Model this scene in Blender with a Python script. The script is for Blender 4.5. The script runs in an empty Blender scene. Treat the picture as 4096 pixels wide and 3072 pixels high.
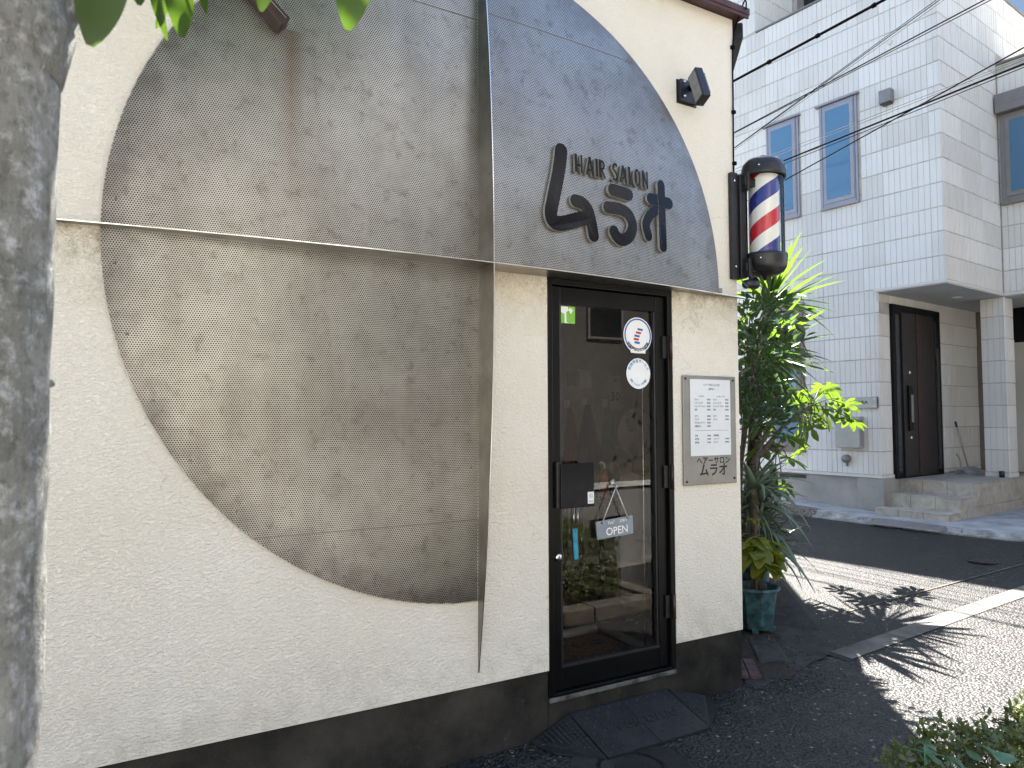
import bpy, bmesh, math, random
from mathutils import Vector, Matrix
from math import sin, cos, pi, radians, sqrt
random.seed(7)
R = random.uniform
S = bpy.context.scene
COL = S.collection

# ------------------------------------------------------------------ camera
F_PX, PITCH, ROLL, YS = 2858.0, radians(2.63), radians(-.18), radians(60.08)
CAM = Vector((0, -2.97, 1.55))
def _l2w(d): return Vector((d[0]*sin(YS)+d[1]*cos(YS), -d[0]*cos(YS)+d[1]*sin(YS), d[2]))
_F, _U, _R = Vector((0, cos(PITCH), sin(PITCH))), Vector((0, -sin(PITCH), cos(PITCH))), Vector((1, 0, 0))
FW = _l2w(_F); RW = _l2w(cos(ROLL)*_R+sin(ROLL)*_U); UW = _l2w(-sin(ROLL)*_R+cos(ROLL)*_U)
cd = bpy.data.cameras.new('camera'); cam = bpy.data.objects.new('camera', cd); COL.objects.link(cam)
cam.matrix_world = Matrix(((RW.x, UW.x, -FW.x, CAM.x), (RW.y, UW.y, -FW.y, CAM.y), (RW.z, UW.z, -FW.z, CAM.z), (0, 0, 0, 1)))
cd.sensor_fit = 'HORIZONTAL'; cd.sensor_width = 36; cd.lens = 36*F_PX/4096
cd.clip_start = .05; cd.clip_end = 800
cd.dof.use_dof = True; cd.dof.focus_distance = 4.0; cd.dof.aperture_fstop = 8
S.camera = cam
# ------------------------------------------------------------------ sky, sun, exposure
SUN = Vector((.24, .55, 1)).normalized()
w = bpy.data.worlds.new('World'); S.world = w; w.use_nodes = True
wn = w.node_tree; bg = wn.nodes['Background']
sky = wn.nodes.new('ShaderNodeTexSky'); sky.sky_type = 'NISHITA'; sky.sun_disc = False
sky.sun_elevation = math.asin(SUN.z); sky.sun_rotation = math.atan2(SUN.x, SUN.y)
wn.links.new(sky.outputs[0], bg.inputs[0]); bg.inputs[1].default_value = .06
sd = bpy.data.lights.new('sun', 'SUN'); sun = bpy.data.objects.new('sun', sd); COL.objects.link(sun)
sd.energy = 5; sd.angle = radians(.53); sd.color = (1, .95, .87)
sun.rotation_euler = SUN.to_track_quat('Z', 'Y').to_euler(); sun.location = SUN*40
S.view_settings.view_transform = 'Standard'; S.view_settings.look = 'None'; S.view_settings.gamma = 1
S.view_settings.use_curve_mapping = False; S.view_settings.exposure = 3.1
S.cycles.transparent_max_bounces = 24; S.cycles.max_bounces = 10; S.cycles.diffuse_bounces = 5
S.cycles.use_denoising = True; S.cycles.denoising_prefilter = 'NONE'

# ------------------------------------------------------------------ helpers: places
def ray(u, v): return FW+RW*((u-2048)/F_PX)-UW*((v-1536)/F_PX)
def on(u, v, n, p):
    n = Vector(n); d = ray(u, v); return CAM+d*(((Vector(p)-CAM) @ n)/(d @ n))
def fac(u, v, y=0): return on(u, v, (0, 1, 0), (0, y, 0))
WD = Vector((.638, .77, 0)); WN = Vector((.77, -.638, 0)); CORN = Vector((3.245, 0, 0))
def side(u, v, d): return on(u, v, WN, CORN+WN*d)
def gz(x): return .217*min(1, max(0, (x-3.4)/4.9))
def gnd(u, v):
    z = 0
    for i in range(8):
        p = on(u, v, (0, 0, 1), (0, 0, z)); z = gz(p.x)
    return p
# ------------------------------------------------------------------ helpers: materials
def new_mat(name):
    m = bpy.data.materials.new(name); m.use_nodes = True
    return m, m.node_tree.nodes, m.node_tree.links, m.node_tree.nodes['Principled BSDF']
def lin(c): return tuple(c[:3])+(1,)
def noise(n, l, vec, scale, detail=4, rough=.55, dist=0):
    t = n.new('ShaderNodeTexNoise'); t.inputs['Scale'].default_value = scale; t.inputs['Detail'].default_value = detail
    t.inputs['Roughness'].default_value = rough; t.inputs['Distortion'].default_value = dist
    if vec: l.new(vec, t.inputs['Vector'])
    return t.outputs['Fac']
def ramp(n, l, fac_, a, b, ca=(0, 0, 0), cb=(1, 1, 1)):
    r = n.new('ShaderNodeValToRGB'); r.color_ramp.elements[0].position = a; r.color_ramp.elements[1].position = b
    r.color_ramp.elements[0].color = lin(ca); r.color_ramp.elements[1].color = lin(cb); l.new(fac_, r.inputs[0]); return r.outputs[0]
def mixc(n, l, f, a, b, mode='MIX'):
    m = n.new('ShaderNodeMix'); m.data_type = 'RGBA'; m.blend_type = mode
    for s, x in ((0, f), (6, a), (7, b)):
        if hasattr(x, 'links') or hasattr(x, 'is_linked'): l.new(x, m.inputs[s])
        elif s == 0: m.inputs[0].default_value = x
        else: m.inputs[s].default_value = lin(x)
    return m.outputs[2]
def mth(n, l, op, a, b=None):
    m = n.new('ShaderNodeMath'); m.operation = op
    for i, x in enumerate((a, b)):
        if x is None: continue
        if isinstance(x, (int, float)): m.inputs[i].default_value = x
        else: l.new(x, m.inputs[i])
    return m.outputs[0]
def bump(n, l, h, strength, dist, prev=None):
    b = n.new('ShaderNodeBump'); b.inputs['Strength'].default_value = strength; b.inputs['Distance'].default_value = dist
    l.new(h, b.inputs['Height'])
    if prev: l.new(prev, b.inputs['Normal'])
    return b.outputs[0]
def coords(n, kind='Object'): return n.new('ShaderNodeTexCoord').outputs[kind]
def geo_pos(n): return n.new('ShaderNodeNewGeometry').outputs['Position']
def simple(name, c, rough=.6, metal=0, var=.12, scale=8, bmp=0, bscale=120, spec=.5, coat=0):
    m, n, l, p = new_mat(name); v = geo_pos(n)
    f = noise(n, l, v, scale, 5, .6)
    d = tuple(max(0, x*(1-var*1.6)) for x in c); e = tuple(min(1, x*(1+var*1.2)) for x in c)
    l.new(ramp(n, l, f, .3, .7, d, e), p.inputs['Base Color'])
    p.inputs['Metallic'].default_value = metal
    rr = n.new('ShaderNodeMapRange'); rr.inputs[3].default_value = max(.03, rough-.07); rr.inputs[4].default_value = min(1, rough+.1)
    l.new(noise(n, l, v, scale*3, 3), rr.inputs[0]); l.new(rr.outputs[0], p.inputs['Roughness'])
    p.inputs['Specular IOR Level'].default_value = spec; p.inputs['Coat Weight'].default_value = coat
    if bmp: l.new(bump(n, l, noise(n, l, v, bscale, 4), bmp, .004), p.inputs['Normal'])
    return m
M = {}
# stucco: trowelled render with flat plateaus, ragged ridges, faint dirt below the metal ledge
m, n, l, p = new_mat('stucco'); v = geo_pos(n)
mp = n.new('ShaderNodeMapping'); mp.inputs['Scale'].default_value = (.72, 1, 1.25); l.new(v, mp.inputs[0])
a = noise(n, l, mp.outputs[0], 78, 6, .6, .25); b = noise(n, l, v, 40, 4, .6, .4); c = noise(n, l, v, 1.3, 5, .6)
pl = ramp(n, l, a, .36, .58); rid = ramp(n, l, b, .42, .6)
col = ramp(n, l, c, .3, .75, (.80, .738, .62), (.85, .802, .712))
sx = n.new('ShaderNodeSeparateXYZ'); l.new(v, sx.inputs[0])
def band(z0, z1):
    mr = n.new('ShaderNodeMapRange'); mr.inputs[1].default_value = z0; mr.inputs[2].default_value = z1; l.new(sx.outputs[2], mr.inputs[0]); return mr.outputs[0]
def bandx(x0, x1):
    mr = n.new('ShaderNodeMapRange'); mr.inputs[1].default_value = x0; mr.inputs[2].default_value = x1; l.new(sx.outputs[0], mr.inputs[0]); return mr.outputs[0]
below = mth(n, l, 'MULTIPLY', band(1.9, 2.25), mth(n, l, 'LESS_THAN', sx.outputs[2], 2.247))
warm = mth(n, l, 'MULTIPLY', mth(n, l, 'MULTIPLY', below, ramp(n, l, noise(n, l, v, 4.5, 6, .7, .4), .36, .62)), .85)
col = mixc(n, l, warm, col, (.66, .56, .40))
crack = mth(n, l, 'MULTIPLY', mth(n, l, 'LESS_THAN', mth(n, l, 'ABSOLUTE', mth(n, l, 'SUBTRACT', noise(n, l, v, 38, 3, .7, 1.2), .5)), .012), mth(n, l, 'POWER', below, 1.5))
col = mixc(n, l, mth(n, l, 'MULTIPLY', crack, .75), col, (.12, .10, .08))
lf = mth(n, l, 'MULTIPLY', mth(n, l, 'MULTIPLY', bandx(.1, -.02), ramp(n, l, noise(n, l, v, 9, 4, .7), .45, .6)), mth(n, l, 'POWER', below, 2.5))
lf2 = mth(n, l, 'MULTIPLY', mth(n, l, 'MULTIPLY', bandx(2.7, 2.75), ramp(n, l, noise(n, l, v, 14, 4, .7), .4, .55)), mth(n, l, 'POWER', below, 7))
col = mixc(n, l, mth(n, l, 'MULTIPLY', mth(n, l, 'ADD', lf, lf2), .7), col, (.13, .09, .06))
# splash dirt low down, a few hairline cracks
low = n.new('ShaderNodeMapRange'); low.inputs[1].default_value = .62; low.inputs[2].default_value = .30; l.new(sx.outputs[2], low.inputs[0])
spl = mth(n, l, 'MULTIPLY', mth(n, l, 'MULTIPLY', low.outputs[0], ramp(n, l, noise(n, l, v, 7, 6, .72), .45, .7)), .45)
col = mixc(n, l, spl, col, (.30, .27, .23))
wv_ = n.new('ShaderNodeVectorMath'); wv_.operation = 'ADD'; l.new(v, wv_.inputs[0]); nz_ = n.new('ShaderNodeTexNoise'); nz_.inputs['Scale'].default_value = 5; nz_.inputs['Detail'].default_value = 6; l.new(v, nz_.inputs['Vector'])
sc2 = n.new('ShaderNodeVectorMath'); sc2.operation = 'SCALE'; sc2.inputs[3].default_value = .35; l.new(nz_.outputs['Color'], sc2.inputs[0]); l.new(sc2.outputs[0], wv_.inputs[1])
vc_ = n.new('ShaderNodeTexVoronoi'); vc_.feature = 'DISTANCE_TO_EDGE'; vc_.inputs['Scale'].default_value = .8; l.new(wv_.outputs[0], vc_.inputs['Vector'])
hair = mth(n, l, 'MULTIPLY', mth(n, l, 'LESS_THAN', vc_.outputs['Distance'], .0016), ramp(n, l, noise(n, l, v, 1.9, 3), .50, .56))
col = mixc(n, l, mth(n, l, 'MULTIPLY', hair, .28), col, (.22, .18, .14))
blt = ramp(n, l, noise(n, l, v, 3.1, 6, .7), .58, .78)
col = mixc(n, l, mth(n, l, 'MULTIPLY', blt, .22), col, (.48, .43, .36))
l.new(col, p.inputs['Base Color'])
p.inputs['Roughness'].default_value = .8; p.inputs['Specular IOR Level'].default_value = .25
l.new(bump(n, l, pl, .85, .0038, bump(n, l, rid, .35, .003)), p.inputs['Normal'])
M['stucco'] = m
# dark foundation render
m, n, l, p = new_mat('foundation'); v = geo_pos(n)
a = noise(n, l, v, 2.2, 6, .65); b = noise(n, l, v, 260, 2, .7)
col = ramp(n, l, a, .35, .72, (.013, .0124, .011), (.058, .053, .045))
l.new(mixc(n, l, mth(n, l, 'MULTIPLY', ramp(n, l, b, .66, .78), .35), mixc(n, l, mth(n, l, 'MULTIPLY', ramp(n, l, noise(n, l, v, 11, 7, .75), .6, .72), .35), col, (.14, .13, .12)), (.30, .29, .27)), p.inputs['Base Color'])
p.inputs['Roughness'].default_value = .92; p.inputs['Specular IOR Level'].default_value = .15; l.new(bump(n, l, b, .5, .003), p.inputs['Normal']); M['foundation'] = m
# asphalt with coarse aggregate
def asphalt(name, scale, c0, c1):
    m, n, l, p = new_mat(name); v = geo_pos(n)
    w1 = n.new('ShaderNodeVectorMath'); w1.operation = 'ADD'; l.new(v, w1.inputs[0])
    nv = n.new('ShaderNodeTexNoise'); nv.inputs['Scale'].default_value = scale*.6; l.new(v, nv.inputs['Vector'])
    sc_ = n.new('ShaderNodeVectorMath'); sc_.operation = 'SCALE'; sc_.inputs[3].default_value = .6/scale; l.new(nv.outputs['Color'], sc_.inputs[0]); l.new(sc_.outputs[0], w1.inputs[1])
    vo = n.new('ShaderNodeTexVoronoi'); vo.inputs['Scale'].default_value = scale; l.new(w1.outputs[0], vo.inputs['Vector'])
    big = noise(n, l, v, .8, 7, .68); blo = noise(n, l, v, 3.5, 6, .7)
    base = mixc(n, l, ramp(n, l, big, .35, .68), c0, c1)
    sep = n.new('ShaderNodeSeparateColor'); l.new(vo.outputs['Color'], sep.inputs[0])
    stone = mixc(n, l, mth(n, l, 'MULTIPLY', sep.outputs[0], .55), base, tuple(x*2.0 for x in c1))
    stone = mixc(n, l, mth(n, l, 'MULTIPLY', ramp(n, l, sep.outputs[1], .982, .99), .45), stone, (.45, .43, .4))
    gap = ramp(n, l, vo.outputs['Distance'], .42, .75, (0, 0, 0), (1, 1, 1))
    colr = mixc(n, l, gap, stone, tuple(x*.35 for x in c0))
    l.new(mixc(n, l, mth(n, l, 'MULTIPLY', ramp(n, l, blo, .52, .75), .35), colr, (.09, .083, .07)), p.inputs['Base Color'])
    p.inputs['Roughness'].default_value = .5; p.inputs['Specular IOR Level'].default_value = .33
    hgt = mth(n, l, 'SUBTRACT', 1.0, vo.outputs['Distance'])
    l.new(bump(n, l, mth(n, l, 'ADD', hgt, mth(n, l, 'MULTIPLY', sep.outputs[2], .35)), .8, .009), p.inputs['Normal'])
    return m
M['asphalt'] = asphalt('asphalt', 62, (.017, .0168, .0172), (.027, .026, .0255))
M['asphalt_far'] = asphalt('asphalt_far', 85, (.014, .014, .015), (.023, .0228, .0226))
M['asphalt_bounce'] = asphalt('asphalt_bounce', 85, (.115, .11, .104), (.155, .15, .142))  # road colour lightened to bounce more sun onto the facade
M['apron'] = simple('apron', (.034, .031, .027), .9, var=.5, scale=6, bmp=.6, bscale=70)
M['soil'] = simple('soil', (.028, .02, .014), .95, var=.5, scale=40, bmp=1, bscale=60)
M['concrete'] = simple('concrete', (.33, .325, .31), .85, var=.25, scale=3, bmp=.3, bscale=140)
M['bed_kerb'] = simple('bed_kerb', (.085, .075, .058), .9, var=.4, scale=9, bmp=.4, bscale=120)
M['kerb'] = simple('kerb', (.31, .30, .27), .85, var=.35, scale=7, bmp=.4, bscale=120)
M['concrete_worn'] = simple('concrete_worn', (.10, .098, .09), .9, var=.6, scale=14, bmp=.5, bscale=160)
M['kerb_mossy'] = simple('kerb_mossy', (.16, .14, .115), .9, var=.6, scale=40, bmp=.8, bscale=90)
M['pale_strip'] = simple('pale_strip', (.12, .11, .095), .8, var=.3, scale=5, bmp=.4, bscale=150)
M['granite'] = simple('granite', (.035, .032, .03), .8, var=.5, scale=18, bmp=.5, bscale=90)
M['paver'] = simple('paver', (.075, .045, .042), .8, var=.3, scale=12)
M['neigh_base'] = simple('neigh_base', (.30, .28, .25), .85, var=.14, scale=2.5, bmp=.15, bscale=200)
# speckled white siding
m, n, l, p = new_mat('siding'); v = geo_pos(n)
a = noise(n, l, v, 220, 2, .8); b = noise(n, l, v, 1.4, 5)
mp = n.new('ShaderNodeMapping'); mp.inputs['Scale'].default_value = (6, 6, .5); l.new(v, mp.inputs[0])
oi = n.new('ShaderNodeObjectInfo'); tone = mth(n, l, 'ADD', mth(n, l, 'MULTIPLY', b, .55), mth(n, l, 'MULTIPLY', oi.outputs['Random'], .45))
base = ramp(n, l, tone, .25, .75, (.565, .535, .485), (.68, .65, .60))
base = mixc(n, l, mth(n, l, 'MULTIPLY', ramp(n, l, noise(n, l, mp.outputs[0], 1, 5, .65), .55, .78), .3), base, (.40, .385, .36))
l.new(mixc(n, l, mth(n, l, 'MULTIPLY', ramp(n, l, a, .62, .72), .55), base, (.36, .36, .36)), p.inputs['Base Color'])
p.inputs['Roughness'].default_value = .7; l.new(bump(n, l, a, .35, .002), p.inputs['Normal']); M['siding'] = m
M['joint'] = simple('joint', (.42, .39, .345), .9, var=.15)
M['soffit'] = simple('soffit', (.42, .42, .415), .8, var=.05)
# slate tile
m, n, l, p = new_mat('slate_tile'); v = geo_pos(n)
a = noise(n, l, v, 4, 8, .68, 1.4)
l.new(ramp(n, l, a, .32, .72, (.26, .225, .18), (.47, .42, .35)), p.inputs['Base Color']); p.inputs['Roughness'].default_value = .62
l.new(bump(n, l, a, .25, .004), p.inputs['Normal']); M['slate_tile'] = m
M['grout'] = simple('grout', (.27, .255, .23), .9)
# perforated stainless sheet (round holes on a triangular pitch)
def perforated(name, stain_amt, r0=.20, r1=.36):
    m, n, l, p = new_mat(name); v = geo_pos(n)
    s_ = n.new('ShaderNodeSeparateXYZ'); l.new(v, s_.inputs[0])
    P = .0093; rad = .00315
    def lat(off):
        cx = mth(n, l, 'MULTIPLY', mth(n, l, 'SUBTRACT', mth(n, l, 'FRACT', mth(n, l, 'ADD', mth(n, l, 'DIVIDE', s_.outputs[0], P), 100+off)), .5), P)
        cz = mth(n, l, 'MULTIPLY', mth(n, l, 'SUBTRACT', mth(n, l, 'FRACT', mth(n, l, 'ADD', mth(n, l, 'DIVIDE', s_.outputs[2], P*sqrt(3)), 100+off)), .5), P*sqrt(3))
        return mth(n, l, 'SQRT', mth(n, l, 'ADD', mth(n, l, 'MULTIPLY', cx, cx), mth(n, l, 'MULTIPLY', cz, cz)))
    d = mth(n, l, 'MINIMUM', lat(0), lat(.5))
    hole = mth(n, l, 'LESS_THAN', d, rad)
    big = noise(n, l, v, 1.7, 5, .6); fine = noise(n, l, v, 14, 4, .7)
    mp = n.new('ShaderNodeMapping'); mp.inputs['Scale'].default_value = (14, 14, .7); l.new(v, mp.inputs[0])
    streak = noise(n, l, mp.outputs[0], 1, 4, .6)
    st = mth(n, l, 'MULTIPLY', ramp(n, l, mth(n, l, 'ADD', mth(n, l, 'MULTIPLY', big, .75), mth(n, l, 'MULTIPLY', streak, .25)), .46, .66), stain_amt)
    col = mixc(n, l, st, (.47, .462, .445), (.27, .247, .218))
    col = mixc(n, l, mth(n, l, 'MULTIPLY', ramp(n, l, fine, .55, .72), .6), col, (.16, .14, .12))
    mott = noise(n, l, v, 5.5, 7, .75)
    col = mixc(n, l, mth(n, l, 'MULTIPLY', ramp(n, l, mott, .42, .68), .45), col, (.24, .22, .20))
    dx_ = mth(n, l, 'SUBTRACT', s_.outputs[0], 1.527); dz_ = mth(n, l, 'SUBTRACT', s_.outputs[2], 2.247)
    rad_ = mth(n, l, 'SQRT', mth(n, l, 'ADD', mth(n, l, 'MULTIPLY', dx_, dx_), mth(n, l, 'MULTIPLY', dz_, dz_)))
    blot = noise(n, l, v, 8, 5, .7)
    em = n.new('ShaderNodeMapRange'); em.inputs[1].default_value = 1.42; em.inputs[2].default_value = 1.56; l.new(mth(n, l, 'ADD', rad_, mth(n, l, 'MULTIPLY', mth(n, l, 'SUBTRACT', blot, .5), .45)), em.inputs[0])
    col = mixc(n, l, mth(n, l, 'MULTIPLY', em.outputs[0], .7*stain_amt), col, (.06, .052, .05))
    # rust run below the bracket
    rx = mth(n, l, 'ABSOLUTE', mth(n, l, 'SUBTRACT', s_.outputs[0], .655))
    rmask = mth(n, l, 'MULTIPLY', ramp(n, l, mth(n, l, 'ADD', rx, mth(n, l, 'MULTIPLY', streak, .05)), .025, .085, (1, 1, 1), (0, 0, 0)), ramp(n, l, s_.outputs[2], 0, 1))
    zr = n.new('ShaderNodeMapRange'); zr.inputs[1].default_value = 2.3; zr.inputs[2].default_value = 3.15; l.new(s_.outputs[2], zr.inputs[0])
    zt = mth(n, l, 'LESS_THAN', s_.outputs[2], 3.15)
    col = mixc(n, l, mth(n, l, 'MULTIPLY', mth(n, l, 'MULTIPLY', rmask, mth(n, l, 'MULTIPLY', zr.outputs[0], zt)), .55), col, (.17, .075, .03))
    l.new(col, p.inputs['Base Color']); p.inputs['Metallic'].default_value = 1
    rr = n.new('ShaderNodeMapRange'); rr.inputs[3].default_value = r0; rr.inputs[4].default_value = r1; l.new(big, rr.inputs[0]); l.new(rr.outputs[0], p.inputs['Roughness'])
    nb_ = bump(n, l, big, .14, .05)
    l.new(bump(n, l, ramp(n, l, d, .36, .47), .0, .001, nb_), p.inputs['Normal'])
    tr = n.new('ShaderNodeBsdfTransparent'); mx = n.new('ShaderNodeMixShader')
    l.new(hole, mx.inputs[0]); l.new(p.outputs[0], mx.inputs[1]); l.new(tr.outputs[0], mx.inputs[2])
    l.new(mx.outputs[0], n['Material Output'].inputs[0])
    return m
M['perf'] = perforated('perforated_steel', .62, .285, .38)
M['perf2'] = perforated('perforated_steel_front', .45, .34, .50)
M['backing'] = simple('gap_shade_dark', (.05, .044, .037), .9, var=.4, scale=5)  # dark colour standing in for the unlit gap behind the holes
M['steel'] = simple('steel_sheet', (.33, .315, .285), .3, 1, var=.18, scale=6)
M['steel_edge'] = simple('steel_edge', (.75, .74, .72), .22, 1, var=.08, scale=6)
M['plaque'] = simple('plaque_steel', (.30, .295, .285), .42, 1, var=.1, scale=5)
M['black_metal'] = simple('black_metal', (.012, .012, .014), .35, 0, var=.25, scale=14)
M['black_frame'] = simple('black_frame', (.0035, .0035, .004), .3, 0, var=.2, scale=6, spec=.22)
M['black_gloss'] = simple('black_gloss', (.003, .0035, .007), .16, 0, var=.15, scale=9, spec=.2)
M['letter_side'] = simple('letter_side', (.38, .355, .30), .6, .1, var=.2, scale=30)
M['brown_metal'] = simple('brown_metal', (.035, .016, .014), .4, 0, var=.3, scale=10)
M['red_cap'] = simple('red_cap', (.05, .017, .014), .45, 0, var=.3, scale=12)
M['navy_plate'] = simple('navy_plate', (.012, .014, .024), .4, var=.2)
M['lamp_glass'] = simple('lamp_glass', (.20, .21, .20), .12, 0, var=.15, scale=20)
M['clear_tube'] = None
M['white_print'] = simple('white_print', (.80, .80, .79), .5, var=.03)
M['ink'] = simple('ink', (.015, .015, .017), .6, var=.1)
M['paper'] = simple('paper', (.68, .70, .71), .35, var=.03, scale=5)
M['blue_print'] = simple('blue_print', (.03, .12, .40), .5, var=.05)
M['sky_print'] = simple('sky_print', (.10, .35, .55), .5, var=.1)
M['green_print'] = simple('green_print', (.20, .48, .05), .5, var=.1, scale=25)
M['cyan_strip'] = simple('cyan_strip', (.03, .26, .36), .5, var=.2, scale=40)
M['open_board'] = simple('open_board', (.22, .25, .28), .3, var=.08, scale=12)
M['cord'] = simple('cord', (.62, .55, .52), .8)
M['pole_red'] = simple('pole_red', (.52, .016, .022), .3, var=.06, coat=.3)
M['pole_blue'] = simple('pole_blue', (.016, .022, .20), .3, var=.06, coat=.3)
M['pole_white'] = simple('pole_white', (.76, .74, .66), .3, var=.03, coat=.3)
M['rubber'] = simple('rubber', (.011, .011, .012), .62, var=.35, scale=9, bmp=.25, bscale=200)
M['teal_pot'] = simple('teal_pot', (.03, .085, .10), .5, var=.55, scale=16, bmp=.2, bscale=40)
M['win_frame'] = simple('win_frame', (.27, .26, .28), .4, .3, var=.05)
M['win_frame_dark'] = simple('win_frame_dark', (.19, .17, .165), .4, .2, var=.05)
M['brown_frame'] = simple('brown_frame', (.20, .165, .14), .45, .2, var=.06)
M['gray_box'] = simple('gray_box', (.20, .19, .175), .5, .2, var=.08)
M['mail_gray'] = simple('mail_gray', (.34, .33, .29), .5, .1, var=.06)
M['door_dark'] = simple('door_dark', (.021, .016, .015), .42, var=.15, scale=5)
M['gray_pvc'] = simple('gray_pvc', (.30, .30, .30), .5, var=.1)
M['dirt_rust'] = simple('dirt_rust', (.20, .09, .04), .9, var=.4, scale=60)
M['cable'] = simple('cable', (.006, .006, .007), .95, spec=.05)
M['cable_pale'] = simple('cable_pale', (.10, .10, .10), .8, spec=.2)
M['trunkb'] = simple('bark_brown', (.07, .055, .04), .9, var=.5, scale=25, bmp=.8, bscale=60)
M['cream_room'] = simple('cream_room', (.42, .38, .32), .8, var=.08)
M['lino'] = simple('lino', (.10, .075, .05), .5, var=.3, scale=4)
M['cape_navy'] = simple('cape_navy', (.015, .03, .11), .7); M['cape_teal'] = simple('cape_teal', (.03, .22, .19), .7); M['cape_rust'] = simple('cape_rust', (.20, .07, .035), .7)
M['coir'] = simple('coir', (.16, .085, .035), .95, var=.5, scale=60)
M['orange'] = simple('orange', (.45, .10, .02), .5)
M['apartment'] = simple('apartment', (.42, .41, .39), .85, var=.12, scale=.6)  # walls of the unseen block added for the raised panel's reflection
M['beige_house'] = simple('beige_house', (.43, .40, .345), .85, var=.1, scale=1.2)
M['dimmed_house'] = simple('dimmed_house', (.075, .068, .062), .85, var=.08, scale=1.2)  # whitish wall painted dark so its mirror image in the glass stays dim
M['dark_roof'] = simple('dark_roof', (.06, .055, .055), .7, var=.2)
M['blue_house'] = simple('blue_house', (.25, .33, .42), .5, var=.1)
# barkmottled
m, n, l, p = new_mat('mottled_bark'); v = geo_pos(n)
a = noise(n, l, v, 48, 8, .72, .15); b = noise(n, l, v, 11, 4, .6); c = noise(n, l, v, 80, 4, .7)
col = ramp(n, l, b, .35, .7, (.13, .13, .115), (.235, .23, .21))
col = mixc(n, l, mth(n, l, 'MULTIPLY', ramp(n, l, a, .50, .66), .75), col, (.46, .47, .47))
l.new(mixc(n, l, mth(n, l, 'MULTIPLY', ramp(n, l, c, .35, .5, (1, 1, 1), (0, 0, 0)), .5), col, (.045, .045, .03)), p.inputs['Base Color'])
p.inputs['Roughness'].default_value = .9; mp = n.new('ShaderNodeMapping'); mp.inputs['Scale'].default_value = (60, 60, 9); l.new(v, mp.inputs[0])
l.new(bump(n, l, noise(n, l, mp.outputs[0], 1, 5, .7, .6), .7, .012, bump(n, l, mth(n, l, 'ADD', a, c), .6, .008)), p.inputs['Normal']); M['bark'] = m
# leaves
def leafmat(name, c, tr, rough=.35, var=.35, tw=.35):
    m, n, l, p = new_mat(name)
    oi = n.new('ShaderNodeObjectInfo'); f = noise(n, l, geo_pos(n), 9, 3)
    f2 = mth(n, l, 'ADD', mth(n, l, 'MULTIPLY', f, .6), mth(n, l, 'MULTIPLY', oi.outputs['Random'], .4))
    a = tuple(x*(1-var) for x in c); b = tuple(min(1, x*(1+var)) for x in c)
    l.new(ramp(n, l, f2, .25, .75, a, b), p.inputs['Base Color']); p.inputs['Roughness'].default_value = rough
    t = n.new('ShaderNodeBsdfTranslucent'); t.inputs[0].default_value = lin(tr)
    mx = n.new('ShaderNodeMixShader'); mx.inputs[0].default_value = tw
    l.new(p.outputs[0], mx.inputs[1]); l.new(t.outputs[0], mx.inputs[2]); l.new(mx.outputs[0], n['Material Output'].inputs[0]); return m
M['dead_leaf'] = leafmat('dead_leaf', (.13, .085, .04), (.18, .11, .04), .7, .4, .2)
M['yucca'] = leafmat('yucca_leaf', (.030, .060, .018), (.20, .34, .03), .32, .35, .3)
M['fatsia'] = leafmat('fatsia_leaf', (.050, .095, .022), (.17, .28, .02), .25, .35, .36)
M['hydr'] = leafmat('hydrangea_leaf', (.14, .17, .022), (.40, .42, .03), .45, .3, .35)
M['aloe'] = leafmat('aloe_leaf', (.12, .17, .12), (.08, .14, .06), .4, .3, .06)
M['shrub'] = leafmat('shrub_leaf', (.022, .042, .020), (.10, .20, .03), .2, .4, .3)
M['hedge'] = leafmat('hedge_leaf', (.075, .098, .026), (.20, .24, .03), .42, .5, .28)
M['weed'] = leafmat('weed_leaf', (.045, .12, .045), (.12, .3, .06), .4, .25, .3)
M['treeleaf'] = leafmat('tree_leaf', (.035, .075, .012), (.09, .18, .01), .35, .3, .3)
M['grassl'] = leafmat('grass_leaf', (.06, .12, .03), (.2, .3, .05), .5, .3, .3)
# glazing
def glaze(name, tint, refl=1.5, rough=.01, mirror=.0):
    m, n, l, p = new_mat(name)
    t = n.new('ShaderNodeBsdfTransparent'); t.inputs[0].default_value = lin(tint)
    g = n.new('ShaderNodeBsdfGlossy'); g.inputs['Roughness'].default_value = rough; g.inputs[0].default_value = (1, 1, 1, 1)
    fr = n.new('ShaderNodeFresnel'); fr.inputs[0].default_value = refl
    f = mth(n, l, 'ADD', fr.outputs[0], mirror); f.node.use_clamp = True
    mx = n.new('ShaderNodeMixShader'); l.new(f, mx.inputs[0]); l.new(t.outputs[0], mx.inputs[1]); l.new(g.outputs[0], mx.inputs[2])
    l.new(mx.outputs[0], n['Material Output'].inputs[0]); return m
M['door_glass'] = glaze('door_glass', (.93, .93, .92), 1.5, 0, .012)
M['clear_tube'] = glaze('clear_tube', (.97, .98, .99), 1.22, .02)
M['clear_film'] = glaze('clear_film', (.85, .87, .88), 1.5, .05)
m, n, l, p = new_mat('wired_glass'); p.inputs['Base Color'].default_value = (.03, .12, .21, 1); p.inputs['Roughness'].default_value = .16  # reflected sky is put into the blue base colour of the pane
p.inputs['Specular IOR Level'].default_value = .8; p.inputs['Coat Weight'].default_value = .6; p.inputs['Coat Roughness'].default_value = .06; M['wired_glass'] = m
v = geo_pos(n); wv = n.new('ShaderNodeTexWave'); wv.inputs['Scale'].default_value = 14; wv.bands_direction = 'DIAGONAL'; l.new(v, wv.inputs[0]); l.new(bump(n, l, wv.outputs['Fac'], .12, .002), p.inputs['Normal'])
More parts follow.
